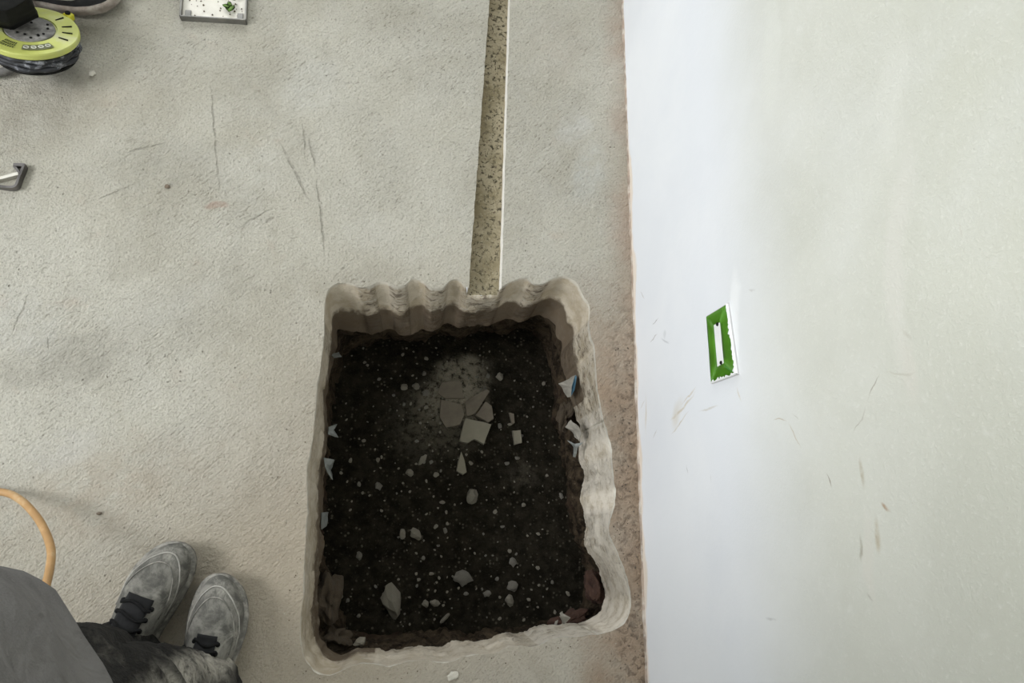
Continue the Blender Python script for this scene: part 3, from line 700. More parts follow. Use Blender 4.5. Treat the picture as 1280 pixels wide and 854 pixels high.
scrap('membrane_scrap', [(402,641,-.12),(410,640,-.15),(408,657,-.15),(401,662,-.13)], M['film'], 'lowest grey membrane scrap on the left side of the hole')
s = scrap('membrane_scrap', [(698,480,-.13),(711,474,-.10),(719,469,-.09),(717,482,-.09),(714,496,-.11),(709,497,-.13),(703,486,-.14)], M['splinter'], 'pale cone-shaped membrane scrap with a blue fold on the right side of the hole')
bm = bmesh.new(); c = s.location; prism(bm, [at(x, y, z)-c for x, y, z in ((719,469,-.082),(721,471,-.082),(718,488,-.085),(714,495,-.10),(715,483,-.085))], .002); tag(link('blue_fold', bm, M['filmblue'], s), 'dark blue fold')
scrap('membrane_scrap', [(706,534,-.13),(713,525,-.11),(722,533,-.09),(727,541,-.09),(724,552,-.10),(718,546,-.12),(714,539,-.13)], M['splinter'], 'beige torn membrane flap on the right side, between the white cone and the forked scrap')
scrap('membrane_scrap', [(709,551,-.13),(719,555,-.11),(728,553,-.10),(722,560,-.11),(720,572,-.12),(716,571,-.12),(717,559,-.12)], M['film'], 'forked white membrane scrap on the right side of the hole, lowest of three')
scrap('wood_splinter', [(699.5,767,-.20),(703,764,-.20),(707,783,-.15),(705,788,-.14)], M['splinter'], 'pale upright splinter at the lower right inner edge of the hole', 'splinter', .003)
scrap('wood_splinter', [(692,786,-.16),(694,777,-.18),(698,775,-.18),(695,786,-.15)], M['splinter'], 'short pale splinter left of the upright one at the lower right inner edge', 'splinter', .003)

# loose grit on the floor: nobody could count it
def scatter(name, mat, region, n, rmin, rmax, label, cat):
    bm = bmesh.new(); k = 0
    while k < n:
        x, y, z = region()
        if x is None: continue
        r = random.uniform(rmin, rmax); k += 1
        m = Matrix.Translation((x, y, z+r*.35)) @ Matrix.Rotation(random.uniform(0, 6), 4, 'Z') @ Matrix.Diagonal((r*random.uniform(.7, 1.5), r, r*.6, 1))
        bmesh.ops.create_icosphere(bm, subdivisions=1, radius=1, matrix=m)
    return tag(link(name, bm, mat), label, cat, None, 'stuff')
def inhole(p):
    d = p.to_2d()-CEN; k = int(math.atan2(d.y, d.x)/(2*PI)*NH) % NH
    return d.length < rR[k]+.006 or (p.y > .3 and TL1.x-.01 < p.x < TR0.x+.02)
def reg_floor():
    p = at(random.uniform(0, 780), random.uniform(0, 854))
    return (None,)*3 if inhole(p) or p.x > XW-.01 else (p.x, p.y, 0)
def reg_wall():
    y = random.uniform(-.35, .35); p = Vector((XW-abs(random.gauss(0, .035))-.006, y, 0))
    return (None,)*3 if inhole(p) else (p.x, p.y, 0)
def reg_trench():
    y = random.uniform(yl, 1.6); a, b = ext(TL0, TL1, y), ext(TR0, TR1, y); return (random.uniform(a.x+.003, b.x-.003), y, TZ)
scatter('floor_grit', M['palegrit'], reg_floor, 260, .0005, .0012, 'pale grit scattered over the concrete floor', 'grit')
scatter('wall_grit', M['grit'], reg_wall, 150, .0006, .0020, 'brown crumbs along the foot of the wall beside the hole', 'grit')
scatter('trench_grit', M['grit'], reg_trench, 300, .0006, .0018, 'dark grit lying in the narrow floor trench', 'grit')
def reg_rim():
    k = random.randrange(NH); p = hp(k, rR[k]+.004+abs(random.gauss(0, .012)), 0)
    return (None,)*3 if inhole(p) or p.x > XW-.01 else (p.x, p.y, 0)
scatter('rim_grit', M['clod'], reg_rim, 90, .0005, .0012, 'brown crumbs round the rim of the hole', 'grit')
tag(place('screed_flake', rock_mesh('screed_flake', M['palegrit'], 77), at(115, 92, .003), (.007, .006, .003), .4), 'small cream flake on the floor below the cable reel', 'rubble')
tag(place('screed_flake', rock_mesh('screed_flake', M['palegrit'], 78), at(566, 845, .003), (.010, .007, .003), .4), 'pale chip on the floor under the lower edge of the hole', 'rubble')
tag(place('floor_crumb', rock_mesh('floor_crumb', M['grit'], 79), at(124, 642, .002), (.005, .0028, .002), .2), 'dark crumb on the bare floor right of the hose', 'rubble')
tag(place('floor_crumb', rock_mesh('floor_crumb', M['grit'], 80), at(209, 233, .002), (.005, .005, .002), .2), 'dark crumb on the bare floor between the bent bracket and the trench', 'rubble')

# ---------------------------------------------------------------- steel tray at the top edge
def tray():
    A, B = at(224, 20, .016), at(307.5, 25, .016); ux = (B-A); W = ux.length; ang = math.atan2(ux.y, ux.x); L = W*1.02; h = .016; t = .003
    root = thing('steel_tray', 'shallow steel tray with crumbs and green leaves, at the top edge of the floor', 'tray', (A.x, A.y, 0), ang)
    bm = bmesh.new(); box(bm, Vector((W/2, L/2, .002)), (W*.995, L*.995, .004)); link('tray_bottom', bm, M['steelpale'], root)
    for nm, c, s, mt in (('side_wall', (t/2, L/2, h/2), (t, L, h), 'steel'), ('side_wall', (W-t/2, L/2, h/2), (t, L, h), 'steel'),
                     ('side_wall', (W/2, t/2, h/2), (W, t, h), 'steel'), ('side_wall', (W/2, L-t/2, h/2), (W, t, h), 'steel')):
        bm = bmesh.new(); box(bm, Vector(c), s); bevel(bm, .0008, 2); link(nm, bm, M[mt], root)
    for x, y in ((.014, .014), (W-.014, .014), (.014, L-.014), (W-.014, L-.014)):
        bm = bmesh.new(); box(bm, Vector((x, y, .0055)), (.012, .018, .003)); bevel(bm, .0007, 1); link('corner_pad', bm, M['steel'], root)
    bm = bmesh.new()
    for _ in range(90):
        r = random.uniform(.0008, .0022); bmesh.ops.create_icosphere(bm, subdivisions=1, radius=r, matrix=Matrix.Translation((random.uniform(.012, W-.01), random.uniform(.008, L-.01), .0045)))
    tag(link('tray_crumbs', bm, M['grit']), 'dark crumbs inside the shallow steel tray', 'grit', None, 'stuff').matrix_world = Matrix.Translation(root.location) @ Matrix.Rotation(ang, 4, 'Z')
    for i in range(5):
        bm = bmesh.new(); l = .014+.004*(i % 3)
        rw = [[Vector((s_*wd*l, y*l, .0015*math.sin(y*3)+(.001 if s_ == 0 else .0004))) for s_ in (-1, 0, 1)] for y, wd in ((0, .03), (.25, .28), (.5, .34), (.75, .24), (1, .03))]
        grid(bm, rw, False); bmesh.ops.solidify(bm, geom=bm.faces[:], thickness=.0005)
        q = Matrix.Rotation(ang, 3, 'Z') @ Vector((W*.70+.007*(i % 3), .026+.006*i, .008+.0012*i))
        o = link('leaf', bm, M['leaf'], None, True, root.location+q); o.rotation_euler = (.1, .1*i, i*1.35)
        tag(o, 'small green leaf lying in the shallow steel tray', 'leaf', 'green leaves in the tray')
tray()

# ---------------------------------------------------------------- bent bracket at the left edge
def bracket():
    base = at(16, 225); root = thing('metal_bracket', 'bent scrap metal bracket lying on the floor at the left edge', 'bracket', base)
    def strip(nm, pts, h, mt, th=.0022, z0=.001):
        P = catmull([at(x, y, 0)-base for x, y in pts], 4); bm = bmesh.new()
        rw = []
        for i, p in enumerate(P):
            t = (P[min(i+1, len(P)-1)]-P[max(0, i-1)]).normalized(); nrm = Vector((-t.y, t.x, 0))*th
            rw.append([p+Vector((0, 0, z0))-nrm, p+Vector((0, 0, z0))+nrm, p+nrm+Vector((0, 0, z0+h)), p-nrm+Vector((0, 0, z0+h))])
        grid(bm, rw, True, (True, True)); bmesh.ops.recalc_face_normals(bm, faces=bm.faces[:]); link(nm, bm, M[mt], root)
    strip('curved_leg', [(-22, 233), (0, 236), (15, 238), (24, 236), (28, 226), (33, 214), (34, 210)], .014, 'steeldark')
    strip('flange', [(34, 209.5), (27, 209), (20, 209)], .010, 'steeldark', .003)
    strip('inner_strip', [(-22, 229), (0, 226.5), (14, 223), (26, 220)], .010, 'steelpale', .003)  # paler steel paints in the shine on this strip
    strip('cross_bar', [(20, 210), (25, 216), (27, 223)], .008, 'steeldark', .0022)
bracket()

# ---------------------------------------------------------------- cable reel
def reel():
    zc = .085; c = at(38, 38, zc); s = 60*(H-zc)/F*1.12
    # radius such that the disc is 60 px half wide
    r = abs(at(97, 38, zc).x-c.x)
    g = at(37, 42, 0)
    root = thing('cable_reel', 'lime green topped cable reel with dusty grey socket hub, top left corner', 'cable reel', (c.x, c.y, 0))
    tl = bpy.data.objects.new('reel_disc', None)
    T = Matrix.Translation((0, 0, zc)) @ Matrix.Rotation(-.42, 4, 'X') @ Matrix.Rotation(.10, 4, 'Y')
    def part(nm, bm, mt, sm=False, par=None):
        if not par: bmesh.ops.transform(bm, matrix=T, verts=bm.verts)
        return link(nm, bm, mt, par or root, sm)
    def lathe(prof, n=96):
        bm = bmesh.new(); grid(bm, [[Vector((q*math.cos(2*PI*k/n), q*math.sin(2*PI*k/n), z)) for k in range(n)] for q, z in prof], True, (True, True))
        bmesh.ops.recalc_face_normals(bm, faces=bm.faces[:]); return bm
    disc = part('top_disc', lathe([(r*.5, -.012), (r*.97, -.012), (r, -.009), (r, -.002), (r*.985, .001), (r*.95, .0015), (r*.55, .0035), (r*.54, .001)]), M['reelgreen'], False)
    part('hub', lathe([(r*.5, -.012), (r*.515, .002), (r*.505, .004), (r*.44, .0035), (r*.1, .003)]), M['hub'])
    bm = bmesh.new()
    for j in range(3):
        for rr_, amp in ((r*.90, 0),):
            n = 90; z = -.019-.0085*j
            P = [Vector(((rr_+.002*math.sin(k*.7+j*2))*math.cos(2*PI*k/n), (rr_+.002*math.sin(k*.7+j*2))*math.sin(2*PI*k/n), z+.0012*math.sin(k*.3+j))) for k in range(n+1)]
            tube(bm, P, .0048, 7)
    part('cable_coil', bm, M['coil'], True)
    part('drum', lathe([(r*.84, -.044), (r*.84, -.012)]), M['coil'])
    part('bottom_disc', lathe([(r*.5, -.052), (r*.86, -.050), (r*.88, -.047), (r*.87, -.044), (r*.5, -.044)]), M['black'])
    # slots: raised black bars proud of the disc
    for a in (55, 28, 8, -8-4, 178, 196):
        a = math.radians(a); bm = bmesh.new()
        box(bm, Vector((r*.76, 0, .0032)), (r*.21, r*.028, .0016)); bmesh.ops.rotate(bm, matrix=Matrix.Rotation(a, 3, 'Z'), verts=bm.verts)
        part('vent_slot', bm, M['black'])
    for a, q in ((20, .36), (45, .40), (-20, .34), (-42, .33), (150, .26), (205, .38), (232, .30), (265, .26), (100, .25), (290, .38), (320, .30)):
        a = math.radians(a); bm = bmesh.new(); bmesh.ops.create_cone(bm, segments=12, radius1=r*.028, radius2=r*.028, depth=.0014, cap_ends=True, matrix=Matrix.Translation((r*q*math.cos(a), r*q*math.sin(a), .0042)))
        part('hub_hole', bm, M['black'])
    # printing on the disc: dark column of lines and a grey field with pale ring marks
    bm = bmesh.new()
    for k in range(7):
        for m_ in range(3):
            a = math.radians(-118+k*3.6); q = r*(.66+.08*m_)
            box(bm, Vector((q*math.cos(a), q*math.sin(a), .0034)), (r*.055, r*.018, .0006), Matrix.Rotation(a, 4, 'Z'))
    part('print_lines', bm, M['print'])
    bm = bmesh.new(); A = [math.radians(-84+k*3) for k in range(16)]
    grid(bm, [[Vector((q*math.cos(a), q*math.sin(a), .0036)) for a in A] for q in (r*.66, r*.86)], False); bmesh.ops.solidify(bm, geom=bm.faces[:], thickness=.0005)
    part('print_field', bm, M['printg'])
    bm = bmesh.new()
    for a in (-78, -67, -56, -45):
        a = math.radians(a); q = r*.76; cc = Vector((q*math.cos(a), q*math.sin(a), .0042))
        tube(bm, [cc+Vector((r*.05*math.cos(t_), r*.04*math.sin(t_), 0)) for t_ in [k*2*PI/16 for k in range(17)]], .0009, 5)
    part('print_marks', bm, M['printw'])
    # tab at the rim
    bm = bmesh.new(); a = math.radians(30)
    a = math.radians(60); box(bm, Vector((r*1.06, 0, -.004)), (r*.20, r*.20, .014)); bevel(bm, .004, 3)
    bmesh.ops.rotate(bm, matrix=Matrix.Rotation(a, 3, 'Z'), verts=bm.verts); part('yellow_tab', bm, M['reelyellow'], True)
    bm = bmesh.new(); tube(bm, [Vector((r*1.06*math.cos(a), r*1.06*math.sin(a), .002)), Vector((r*1.06*math.cos(a), r*1.06*math.sin(a), .006))], .005, 12); part('tab_pin', bm, M['black'])
    # stand: bent grey foot under the lower left
    for sx in (-1,):
        bm = bmesh.new()
        P = [at(-70, 60, .012)-root.location, at(-70, 92, .012)-root.location, at(-30, 93, .012)-root.location, at(4, 90, .012)-root.location, at(20, 80, .014)-root.location, at(26, 68, .03)-root.location, at(20, 58, .035)-root.location]
        tube(bm, catmull(P, 5), .008, 8); link('stand_foot', bm, M['hub'], root, True)
    # black plug pushed into the hub
    p = at(28, 14, zc+.06); q0 = at(16, 30, zc+.012)
    tag_ = thing('power_plug', 'bulky black plug pushed into the cable reel hub, top left corner', 'plug', at(20, 22, zc+.02))
    bm = bmesh.new(); up = (T.to_3x3() @ Vector((0, 0, 1))).normalized()
    base = [at(x, y, zc+.022) for x, y in ((-28, 30), (0, 31.5), (14, 34), (25, 28), (42, 19.5), (46.5, 18), (44, 10), (38, 2), (20, -6), (-20, -6))]
    lo = tag_.location
    mid = [p_+Vector((0, 0, .022)) for p_ in base]; cc = sum(base, Vector())/len(base)
    rows_ = [[q-lo-Vector((0, 0, .010)) for q in base], [q-lo for q in base], [at(x, y, zc+.06)-lo for x, y in ((-34, 26), (-4, 27), (12, 29), (23, 22), (39, 13), (43.5, 10), (41, 2), (35, -8), (18, -18), (-26, -18))],
             [at(x, y, zc+.095)-lo for x, y in ((-36, 12), (-6, 12), (8, 13), (20, 8), (32, 0), (36, -4), (34, -12), (30, -20), (14, -26), (-26, -26))]]
    grid(bm, rows_, True, (True, True)); bmesh.ops.recalc_face_normals(bm, faces=bm.faces[:]); bevel(bm, .003, 2)
    link('plug_body', bm, M['black'], tag_)
    bm = bmesh.new(); tube(bm, catmull([at(0, -8, zc+.085)-lo, at(-20, -20, zc+.12)-lo, at(-70, -10, zc+.06)-lo, at(-120, 20, .02)-lo, at(-170, 60, .006)-lo], 6), .005, 8); link('plug_cable', bm, M['black'], tag_, True)
reel()

# ---------------------------------------------------------------- hose
P = [at(-120, 640, .008), at(-60, 612, .010), at(0, 615, .03), at(24, 624, .05), at(45, 645, .08), at(58, 668, .105), at(64, 690, .13), at(62, 712, .155), at(58, 730, .175), at(53, 748, .19), at(38, 775, .20), at(5, 800, .17), at(-60, 800, .08), at(-130, 780, .012), at(-190, 790, .008)]
bm = bmesh.new(); tube(bm, catmull(P, 10), .0063, 14)
tag(link('hose', bm, M['hose'], None, True), 'orange-beige rubber hose arching off the floor beside the grey shirt', 'hose')

# ---------------------------------------------------------------- people
def shoe(parent, toe, hd, Ls=.285, Wd=.096, sole_mat='sole', up_mat='shoe', lace_s=(.50, .74), tongue_w=.45, side=1):
    """toe: world point of the toe tip on the floor; hd: heading angle (0 = +y, clockwise positive)"""
    a = -hd; root = bpy.data.objects.new('shoe', None); C.objects.link(root); root.empty_display_size = .03
    fw = Vector((math.sin(hd), math.cos(hd), 0)); root.location = toe-fw*Ls; root.rotation_euler = (0, 0, a); root.parent = parent
    S = [0, .02, .06, .14, .25, .36, .48, .60, .70, .79, .87, .93, .97, .992, 1]
    Wf = [.12, .42, .62, .74, .76, .76, .82, .93, 1.0, .98, .87, .70, .49, .28, .08]
    Hh = [.080, .088, .095, .100, .101, .100, .094, .082, .070, .062, .056, .050, .043, .036, .028]
    Cx = [0, 0, 0, 0, 0, .002, .003, .004, .003, .001, -.002, -.005, -.007, -.008, -.008]
    def interp(t, V):
        for i in range(len(S)-1):
            if t <= S[i+1]: u = (t-S[i])/(S[i+1]-S[i]); return V[i]+(V[i+1]-V[i])*u
        return V[-1]
    T = [i/60 for i in range(61)]; T = [0.5-0.5*math.cos(PI*t) for t in T]
    def hw(t): return interp(t, Wf)*Wd/2
    def surf(t, ang, off=0):
        w_, h_ = hw(t)-.004+off, interp(t, Hh)+off; x0 = interp(t, Cx)*side
        if t > .985: w_ *= .9
        cs, sn = math.cos(ang), math.sin(ang)
        zz = .020+(h_-.020)*(max(0, sn)**.72)
        xx = x0+w_*(abs(cs)**.80)*(1 if cs >= 0 else -1)*(1-.08*max(0, sn))
        q = Vector((xx, t*Ls, zz)); crease = .0022*noise.noise(Vector((xx*30, t*14+side*3, 1)))+(.0022*math.sin(t*95)*math.exp(-((t-.66)/.07)**2))*sn
        q.z += crease; return q
    # sole
    bm = bmesh.new(); rows_ = []
    for zz, o in ((0, -.003), (.003, .0), (.012, .001), (.017, .0025), (.021, .0015), (.024, -.001)):
        L_ = [Vector((interp(t, Cx)*side+hw(t)+o, t*Ls, zz+.010*max(0, (t-.86)/.14)**2)) for t in T]; R_ = [Vector((interp(t, Cx)*side-hw(t)-o, t*Ls, zz+.010*max(0, (t-.86)/.14)**2)) for t in reversed(T)]
        rows_.append(L_+R_)
    grid(bm, rows_, True, (True, True)); link('sole', bm, M[sole_mat], root, True)
    # upper
    bm = bmesh.new(); nn = 24
    grid(bm, [[surf(t, PI*k/nn) for k in range(nn+1)] for t in T[1:-1]], False)
    bmesh.ops.recalc_face_normals(bm, faces=bm.faces[:]); link('upper', bm, M[up_mat], root, True)
    # stitched seam round the toe box and mudguard
    bm = bmesh.new(); pts_ = []
    for k in range(31):
        u = k/30; ang = math.radians(12+156*u); tt = .60+.335*math.sin(PI*u)**.55
        pts_.append(surf(tt, ang, .0006))
    tube(bm, pts_, .0014, 6); link('toe_seam', bm, M['seam'], root, True)
    bm = bmesh.new(); pts_ = []
    for k in range(31):
        u = k/30; ang = math.radians(25+130*u); tt = .58+.295*math.sin(PI*u)**.6
        pts_.append(surf(tt, ang, .0006))
    tube(bm, pts_, .0010, 6); link('toe_seam', bm, M['sole'], root, True)
    # tongue panel
    l0, l1 = lace_s; bm = bmesh.new()
    grid(bm, [[surf(l0-.06+(l1-l0+.08)*i/14, PI/2+(k/8-.5)*tongue_w*(1-.25*i/14)*2, .0018) for k in range(9)] for i in range(15)], False)
    bmesh.ops.recalc_face_normals(bm, faces=bm.faces[:]); bmesh.ops.solidify(bm, geom=bm.faces[:], thickness=-.0012); link('tongue', bm, M['tongue'], root, True)
    nl = 5 if l1-l0 > .15 else 3
    for i in range(nl):
        tt = l0+(l1-l0)*(i+.5)/nl; wA = tongue_w*1.12*(1-.25*i/nl)
        bm = bmesh.new(); P_ = [surf(tt+.012*math.sin(k/10*PI*2+i), PI/2+(k/10-.5)*2*wA, .0045) for k in range(11)]
        tube(bm, P_, .0027, 7); link('lace', bm, M['lace'], root, True)
        for sg in (-1, 1):
            q = surf(tt, PI/2+sg*wA*1.05, .001); bm = bmesh.new(); bmesh.ops.create_icosphere(bm, subdivisions=2, radius=.0042, matrix=Matrix.Translation(q) @ Matrix.Diagonal((1, 1, .7, 1))); link('eyelet', bm, M['lace'], root, True)
    if nl == 5:
        bm = bmesh.new(); P_ = [surf(l0+.02+.10*k/10, PI/2+.5-.9*k/10, .006) for k in range(11)]; tube(bm, P_, .0024, 7); link('lace', bm, M['lace'], root, True)
    # heel collar
    bm = bmesh.new(); P_ = [Vector((.030*math.cos(t_), Ls*.20+.052*math.sin(t_), .098+.006*math.cos(t_*2))) for t_ in [k*2*PI/24 for k in range(25)]]; tube(bm, P_, .007, 8); link('collar', bm, M[up_mat], root, True)
    return root

def loft(bm, rings, n=48, wr=.004, freq=16, seed=0.0, cap=(False, False)):
    """rings: (centre, rx, ry, heading)"""
    rws = []
    # densify
    for i in range(len(rings)-1):
        for k in range(6):
            t = k/6; A_, B_ = rings[i], rings[i+1]; rws.append((A_[0].lerp(B_[0], t), A_[1]+(B_[1]-A_[1])*t, A_[2]+(B_[2]-A_[2])*t, A_[3]))
    rws.append(rings[-1]); out = []
    for c_, rx, ry, hd in rws:
        row = []
        for k in range(n):
            t = 2*PI*k/n; x, y = rx*math.cos(t), ry*math.sin(t)
            q = Vector((x*math.cos(hd)+y*math.sin(hd), -x*math.sin(hd)+y*math.cos(hd), 0)); d = q.normalized()
            p = c_+q; p += d*(nz((p.x*1.0, p.y*1.0, p.z*1.6), freq, wr, seed)); row.append(p)
        out.append(row)
    return grid(bm, out, True, cap)

def skin_body(parent, J, bones, root_key, name='body', mat='skin'):
    me = bpy.data.meshes.new(name); keys = list(J); ix = {k: i for i, k in enumerate(keys)}
    me.from_pydata([J[k][0] for k in keys], [(ix[a], ix[b]) for a, b in bones], [])
    o = bpy.data.objects.new(name, me); C.objects.link(o); o.parent = parent
    md = o.modifiers.new('skin', 'SKIN'); md.use_smooth_shade = True
    for k in keys:
        v = me.skin_vertices[0].data[ix[k]]; r_ = J[k][1]; v.radius = r_ if isinstance(r_, tuple) else (r_, r_); v.use_root = (k == root_key)
    s_ = o.modifiers.new('sub', 'SUBSURF'); s_.levels = 1; s_.render_levels = 1
    me.materials.append(M[mat]); return o

def hand(J, B, wrist, palm_dir, side_dir, key, curl=.35):
    """five separate fingers rooted in the palm"""
    pd, sd = palm_dir.normalized(), side_dir.normalized(); dn = pd.cross(sd).normalized()
    J[key+'palm'] = (J[wrist][0]+pd*.045, (.034, .016)); B.append((wrist, key+'palm'))
    for i, (off, ln) in enumerate(((-.033, .062), (-.012, .076), (.010, .072), (.030, .058))):
        p0 = J[wrist][0]+pd*.085+sd*off; J[f'{key}f{i}0'] = (p0, .010)
        d1 = (pd*math.cos(curl)+dn*math.sin(curl)); d2 = (pd*math.cos(curl*2.3)+dn*math.sin(curl*2.3))
        J[f'{key}f{i}1'] = (p0+d1*ln*.5, .0088); J[f'{key}f{i}2'] = (p0+d1*ln*.5+d2*ln*.5, .0075)
        B += [(key+'palm', f'{key}f{i}0'), (f'{key}f{i}0', f'{key}f{i}1'), (f'{key}f{i}1', f'{key}f{i}2')]
    p0 = J[wrist][0]+pd*.030-sd*.034; J[key+'t0'] = (p0, .012); J[key+'t1'] = (p0+(pd-sd*.8+dn*.3).normalized()*.036, .0098); J[key+'t2'] = (p0+(pd*1.2-sd*.7+dn*.5).normalized()*.062, .008)
    B += [(wrist, key+'t0'), (key+'t0', key+'t1'), (key+'t1', key+'t2')]

def head(parent, c, face, up, neckbase):
    """head with eyes, nose, mouth, ears and hair; c = head centre"""
    y = face.normalized(); z = (up-up.dot(y)*y).normalized(); x = y.cross(z)
    Mx = Matrix((x, y, z)).transposed().to_4x4(); Mx.translation = c
    bm = bmesh.new(); bmesh.ops.create_uvsphere(bm, u_segments=32, v_segments=24, radius=1)
    for v in bm.verts:
        X, Y, Z = v.co; wx, wy, wz = .074, .094, .115
        if Z < 0: wx *= 1-.32*Z*Z; wy *= 1-.10*Z*Z
        q = Vector((X*wx, Y*wy, Z*wz))
        if Y > 0:
            q.y -= .008*math.exp(-((abs(q.x)-.031)/.014)**2-((q.z-.006)/.012)**2)          # eye sockets
            q.y += .022*math.exp(-(q.x/.011)**2)*max(0, 1-abs((q.z+.024)/.032)) + .006*math.exp(-(q.x/.022)**2-((q.z+.058)/.009)**2)
            q.y += .005*math.exp(-((q.z-.022)/.008)**2-(q.x/.05)**2)+.008*math.exp(-(q.x/.02)**2-((q.z+.098)/.014)**2)
        v.co = q
    bmesh.ops.transform(bm, matrix=Mx, verts=bm.verts); link('head', bm, M['skin'], parent, True)
    bm = bmesh.new(); bmesh.ops.create_uvsphere(bm, u_segments=32, v_segments=20, radius=1)
    dl = [v for v in bm.verts if v.co.z < -.25 or (v.co.y > .42 and v.co.z < .55)]; bmesh.ops.delete(bm, geom=dl, context='VERTS')
    for v in bm.verts: v.co = Vector((v.co.x*.082, v.co.y*.102-.003, v.co.z*.124))*(1+.03*noise.noise(v.co*6))
    bmesh.ops.solidify(bm, geom=bm.faces[:], thickness=.006); bmesh.ops.transform(bm, matrix=Mx, verts=bm.verts); link('hair', bm, M['hair'], parent, True)
    bm = bmesh.new(); tube(bm, [Mx @ Vector((q/10*.024, .0905-abs(q)*.0006, -.058-.0002*abs(q))) for q in range(-10, 11, 2)], .0035, 6); link('mouth', bm, M['brick'], parent, True)
    for s_ in (-1, 1):
        bm = bmesh.new(); bmesh.ops.create_uvsphere(bm, u_segments=14, v_segments=10, radius=.0125, matrix=Mx @ Matrix.Translation((s_*.031, .0755, .006))); link('eye', bm, M['eye'], parent, True)
        bm = bmesh.new(); bmesh.ops.create_uvsphere(bm, u_segments=12, v_segments=8, radius=.0062, matrix=Mx @ Matrix.Translation((s_*.031, .0835, .005))); link('iris', bm, M['black'], parent, True)
        bm = bmesh.new(); bmesh.ops.create_uvsphere(bm, u_segments=14, v_segments=10, radius=1, matrix=Mx @ Matrix.Translation((s_*.076, -.004, -.004)) @ Matrix.Diagonal((.010, .018, .031, 1))); link('ear', bm, M['skin'], parent, True)

def person(label, aL, aR, kL, kR, hipc, chest, neck, headc, lookdir, arms, hd, toes, hds, shoe_kw, shirt_mat, trouser_mat, hem):
    base = (aL+aR)/2; base.z = 0
    root = thing('person', label, 'person', base); off = -base
    side = Vector((math.cos(hd), -math.sin(hd), 0)); fwd = Vector((math.sin(hd), math.cos(hd), 0))
    up = Vector((0, 0, 1)); J = {}; B = []
    hL, hR = hipc-side*.09, hipc+side*.09
    J['hip'] = (hipc+off, (.13, .10)); J['belly'] = (hipc.lerp(chest, .5)+off, (.125, .095)); J['chest'] = (chest+off, (.14, .10)); J['neck'] = (neck+off, .052); J['skull'] = (neck.lerp(headc, .7)+off, .05)
    B += [('hip', 'belly'), ('belly', 'chest'), ('chest', 'neck'), ('neck', 'skull')]
    for s_, h_, k_, a_ in (('L', hL, kL, aL), ('R', hR, kR, aR)):
        J['thigh'+s_] = (h_+off-up*.04, .082); J['knee'+s_] = (k_+off, .055); J['ankle'+s_] = (a_+off, .036); J['toe'+s_] = (a_+off+fwd*.05-up*.055, .022)
        B += [('hip', 'thigh'+s_), ('thigh'+s_, 'knee'+s_), ('knee'+s_, 'ankle'+s_), ('ankle'+s_, 'toe'+s_)]
    for s_, (sh, el, wr, pd, sd) in arms.items():
        J['sh'+s_] = (sh+off, .052); J['el'+s_] = (el+off, .038); J['wr'+s_] = (wr+off, .027)
        B += [('chest', 'sh'+s_), ('sh'+s_, 'el'+s_), ('el'+s_, 'wr'+s_)]; hand(J, B, 'wr'+s_, pd, sd, s_)
    skin_body(root, J, B, 'hip'); head(root, headc+off, lookdir, up+fwd*.0, neck+off)
    # trousers: two legs and a seat in one garment
    bm = bmesh.new()
    for h_, k_, a_, sg in ((hL, kL, aL, -1), (hR, kR, aR, 1)):
        h_, k_, a_ = h_+off, k_+off, a_+off
        loft(bm, [(Vector((a_.x, a_.y, .055))+fwd*.004, .070, .076, hd), (Vector((a_.x, a_.y, .095)), .074, .080, hd), (Vector((a_.x, a_.y, .14)), .074, .078, hd), (a_.lerp(k_, .35)+fwd*.004, .076, .082, hd), (a_.lerp(k_, .65), .080, .084, hd), (k_, .084, .088, hd), (k_.lerp(h_, .5), .094, .098, hd), (h_-up*.04, .104, .115, hd), (h_+up*.08, .085, .11, hd)], 40, .011, 15, sg*3.0, (False, True))
    hc = hipc+off; loft(bm, [(hc-up*.10, .14, .11, hd), (hc-up*.03, .175, .125, hd), (hc+up*.06, .172, .122, hd), (hc+up*.13, .155, .108, hd)], 44, .004, 12, 0, (True, True))
    bmesh.ops.recalc_face_normals(bm, faces=bm.faces[:]); tr = link('trousers', bm, M[trouser_mat], root, True)
    # shirt: torso and sleeves in one garment
    bm = bmesh.new(); c1 = chest+off; n1 = neck+off
    hemc, hrx, hry = hem; hemc = hemc+off
    loft(bm, [(hemc, hrx*.955, hry*.955, hd), (hemc+up*.006, hrx, hry, hd), (hemc.lerp(c1, .18), hrx*.99, hry*.98, hd), (hemc.lerp(c1, .45), hrx*.93, hry*.90, hd), (hemc.lerp(c1, .75), .175, .135, hd), (c1+up*.02, .182, .13, hd), (c1.lerp(n1, .55), .165, .105, hd), (c1.lerp(n1, .82), .105, .080, hd), (n1-up*.01, .066, .062, hd)], 72, .011, 9, 2.0)
    for s_, (sh, el, wr, pd, sd) in arms.items():
        sh, el, wr = sh+off, el+off, wr+off
        inn = c1.lerp(sh, .45)+up*.03
        tube(bm, catmull([inn, sh.lerp(inn, .35)+up*.012, sh.lerp(el, .12), sh.lerp(el, .5), el.lerp(sh, .08)], 6), lambda t: .058+.016*math.sin(PI*min(1, t*1.25))-.004*t, 22, False)
    bmesh.ops.recalc_face_normals(bm, faces=bm.faces[:]); sh_ = link('shirt', bm, M[shirt_mat], root, True)
    sd_ = sh_.modifiers.new('cloth', 'SOLIDIFY'); sd_.thickness = .003; sd_.offset = 1
    sd_ = tr.modifiers.new('cloth', 'SOLIDIFY'); sd_.thickness = .003; sd_.offset = 1
    for (t_, h_, kw) in zip(toes, hds, shoe_kw): shoe(root, t_+off, h_, **kw)
    return root, off, sh_, tr

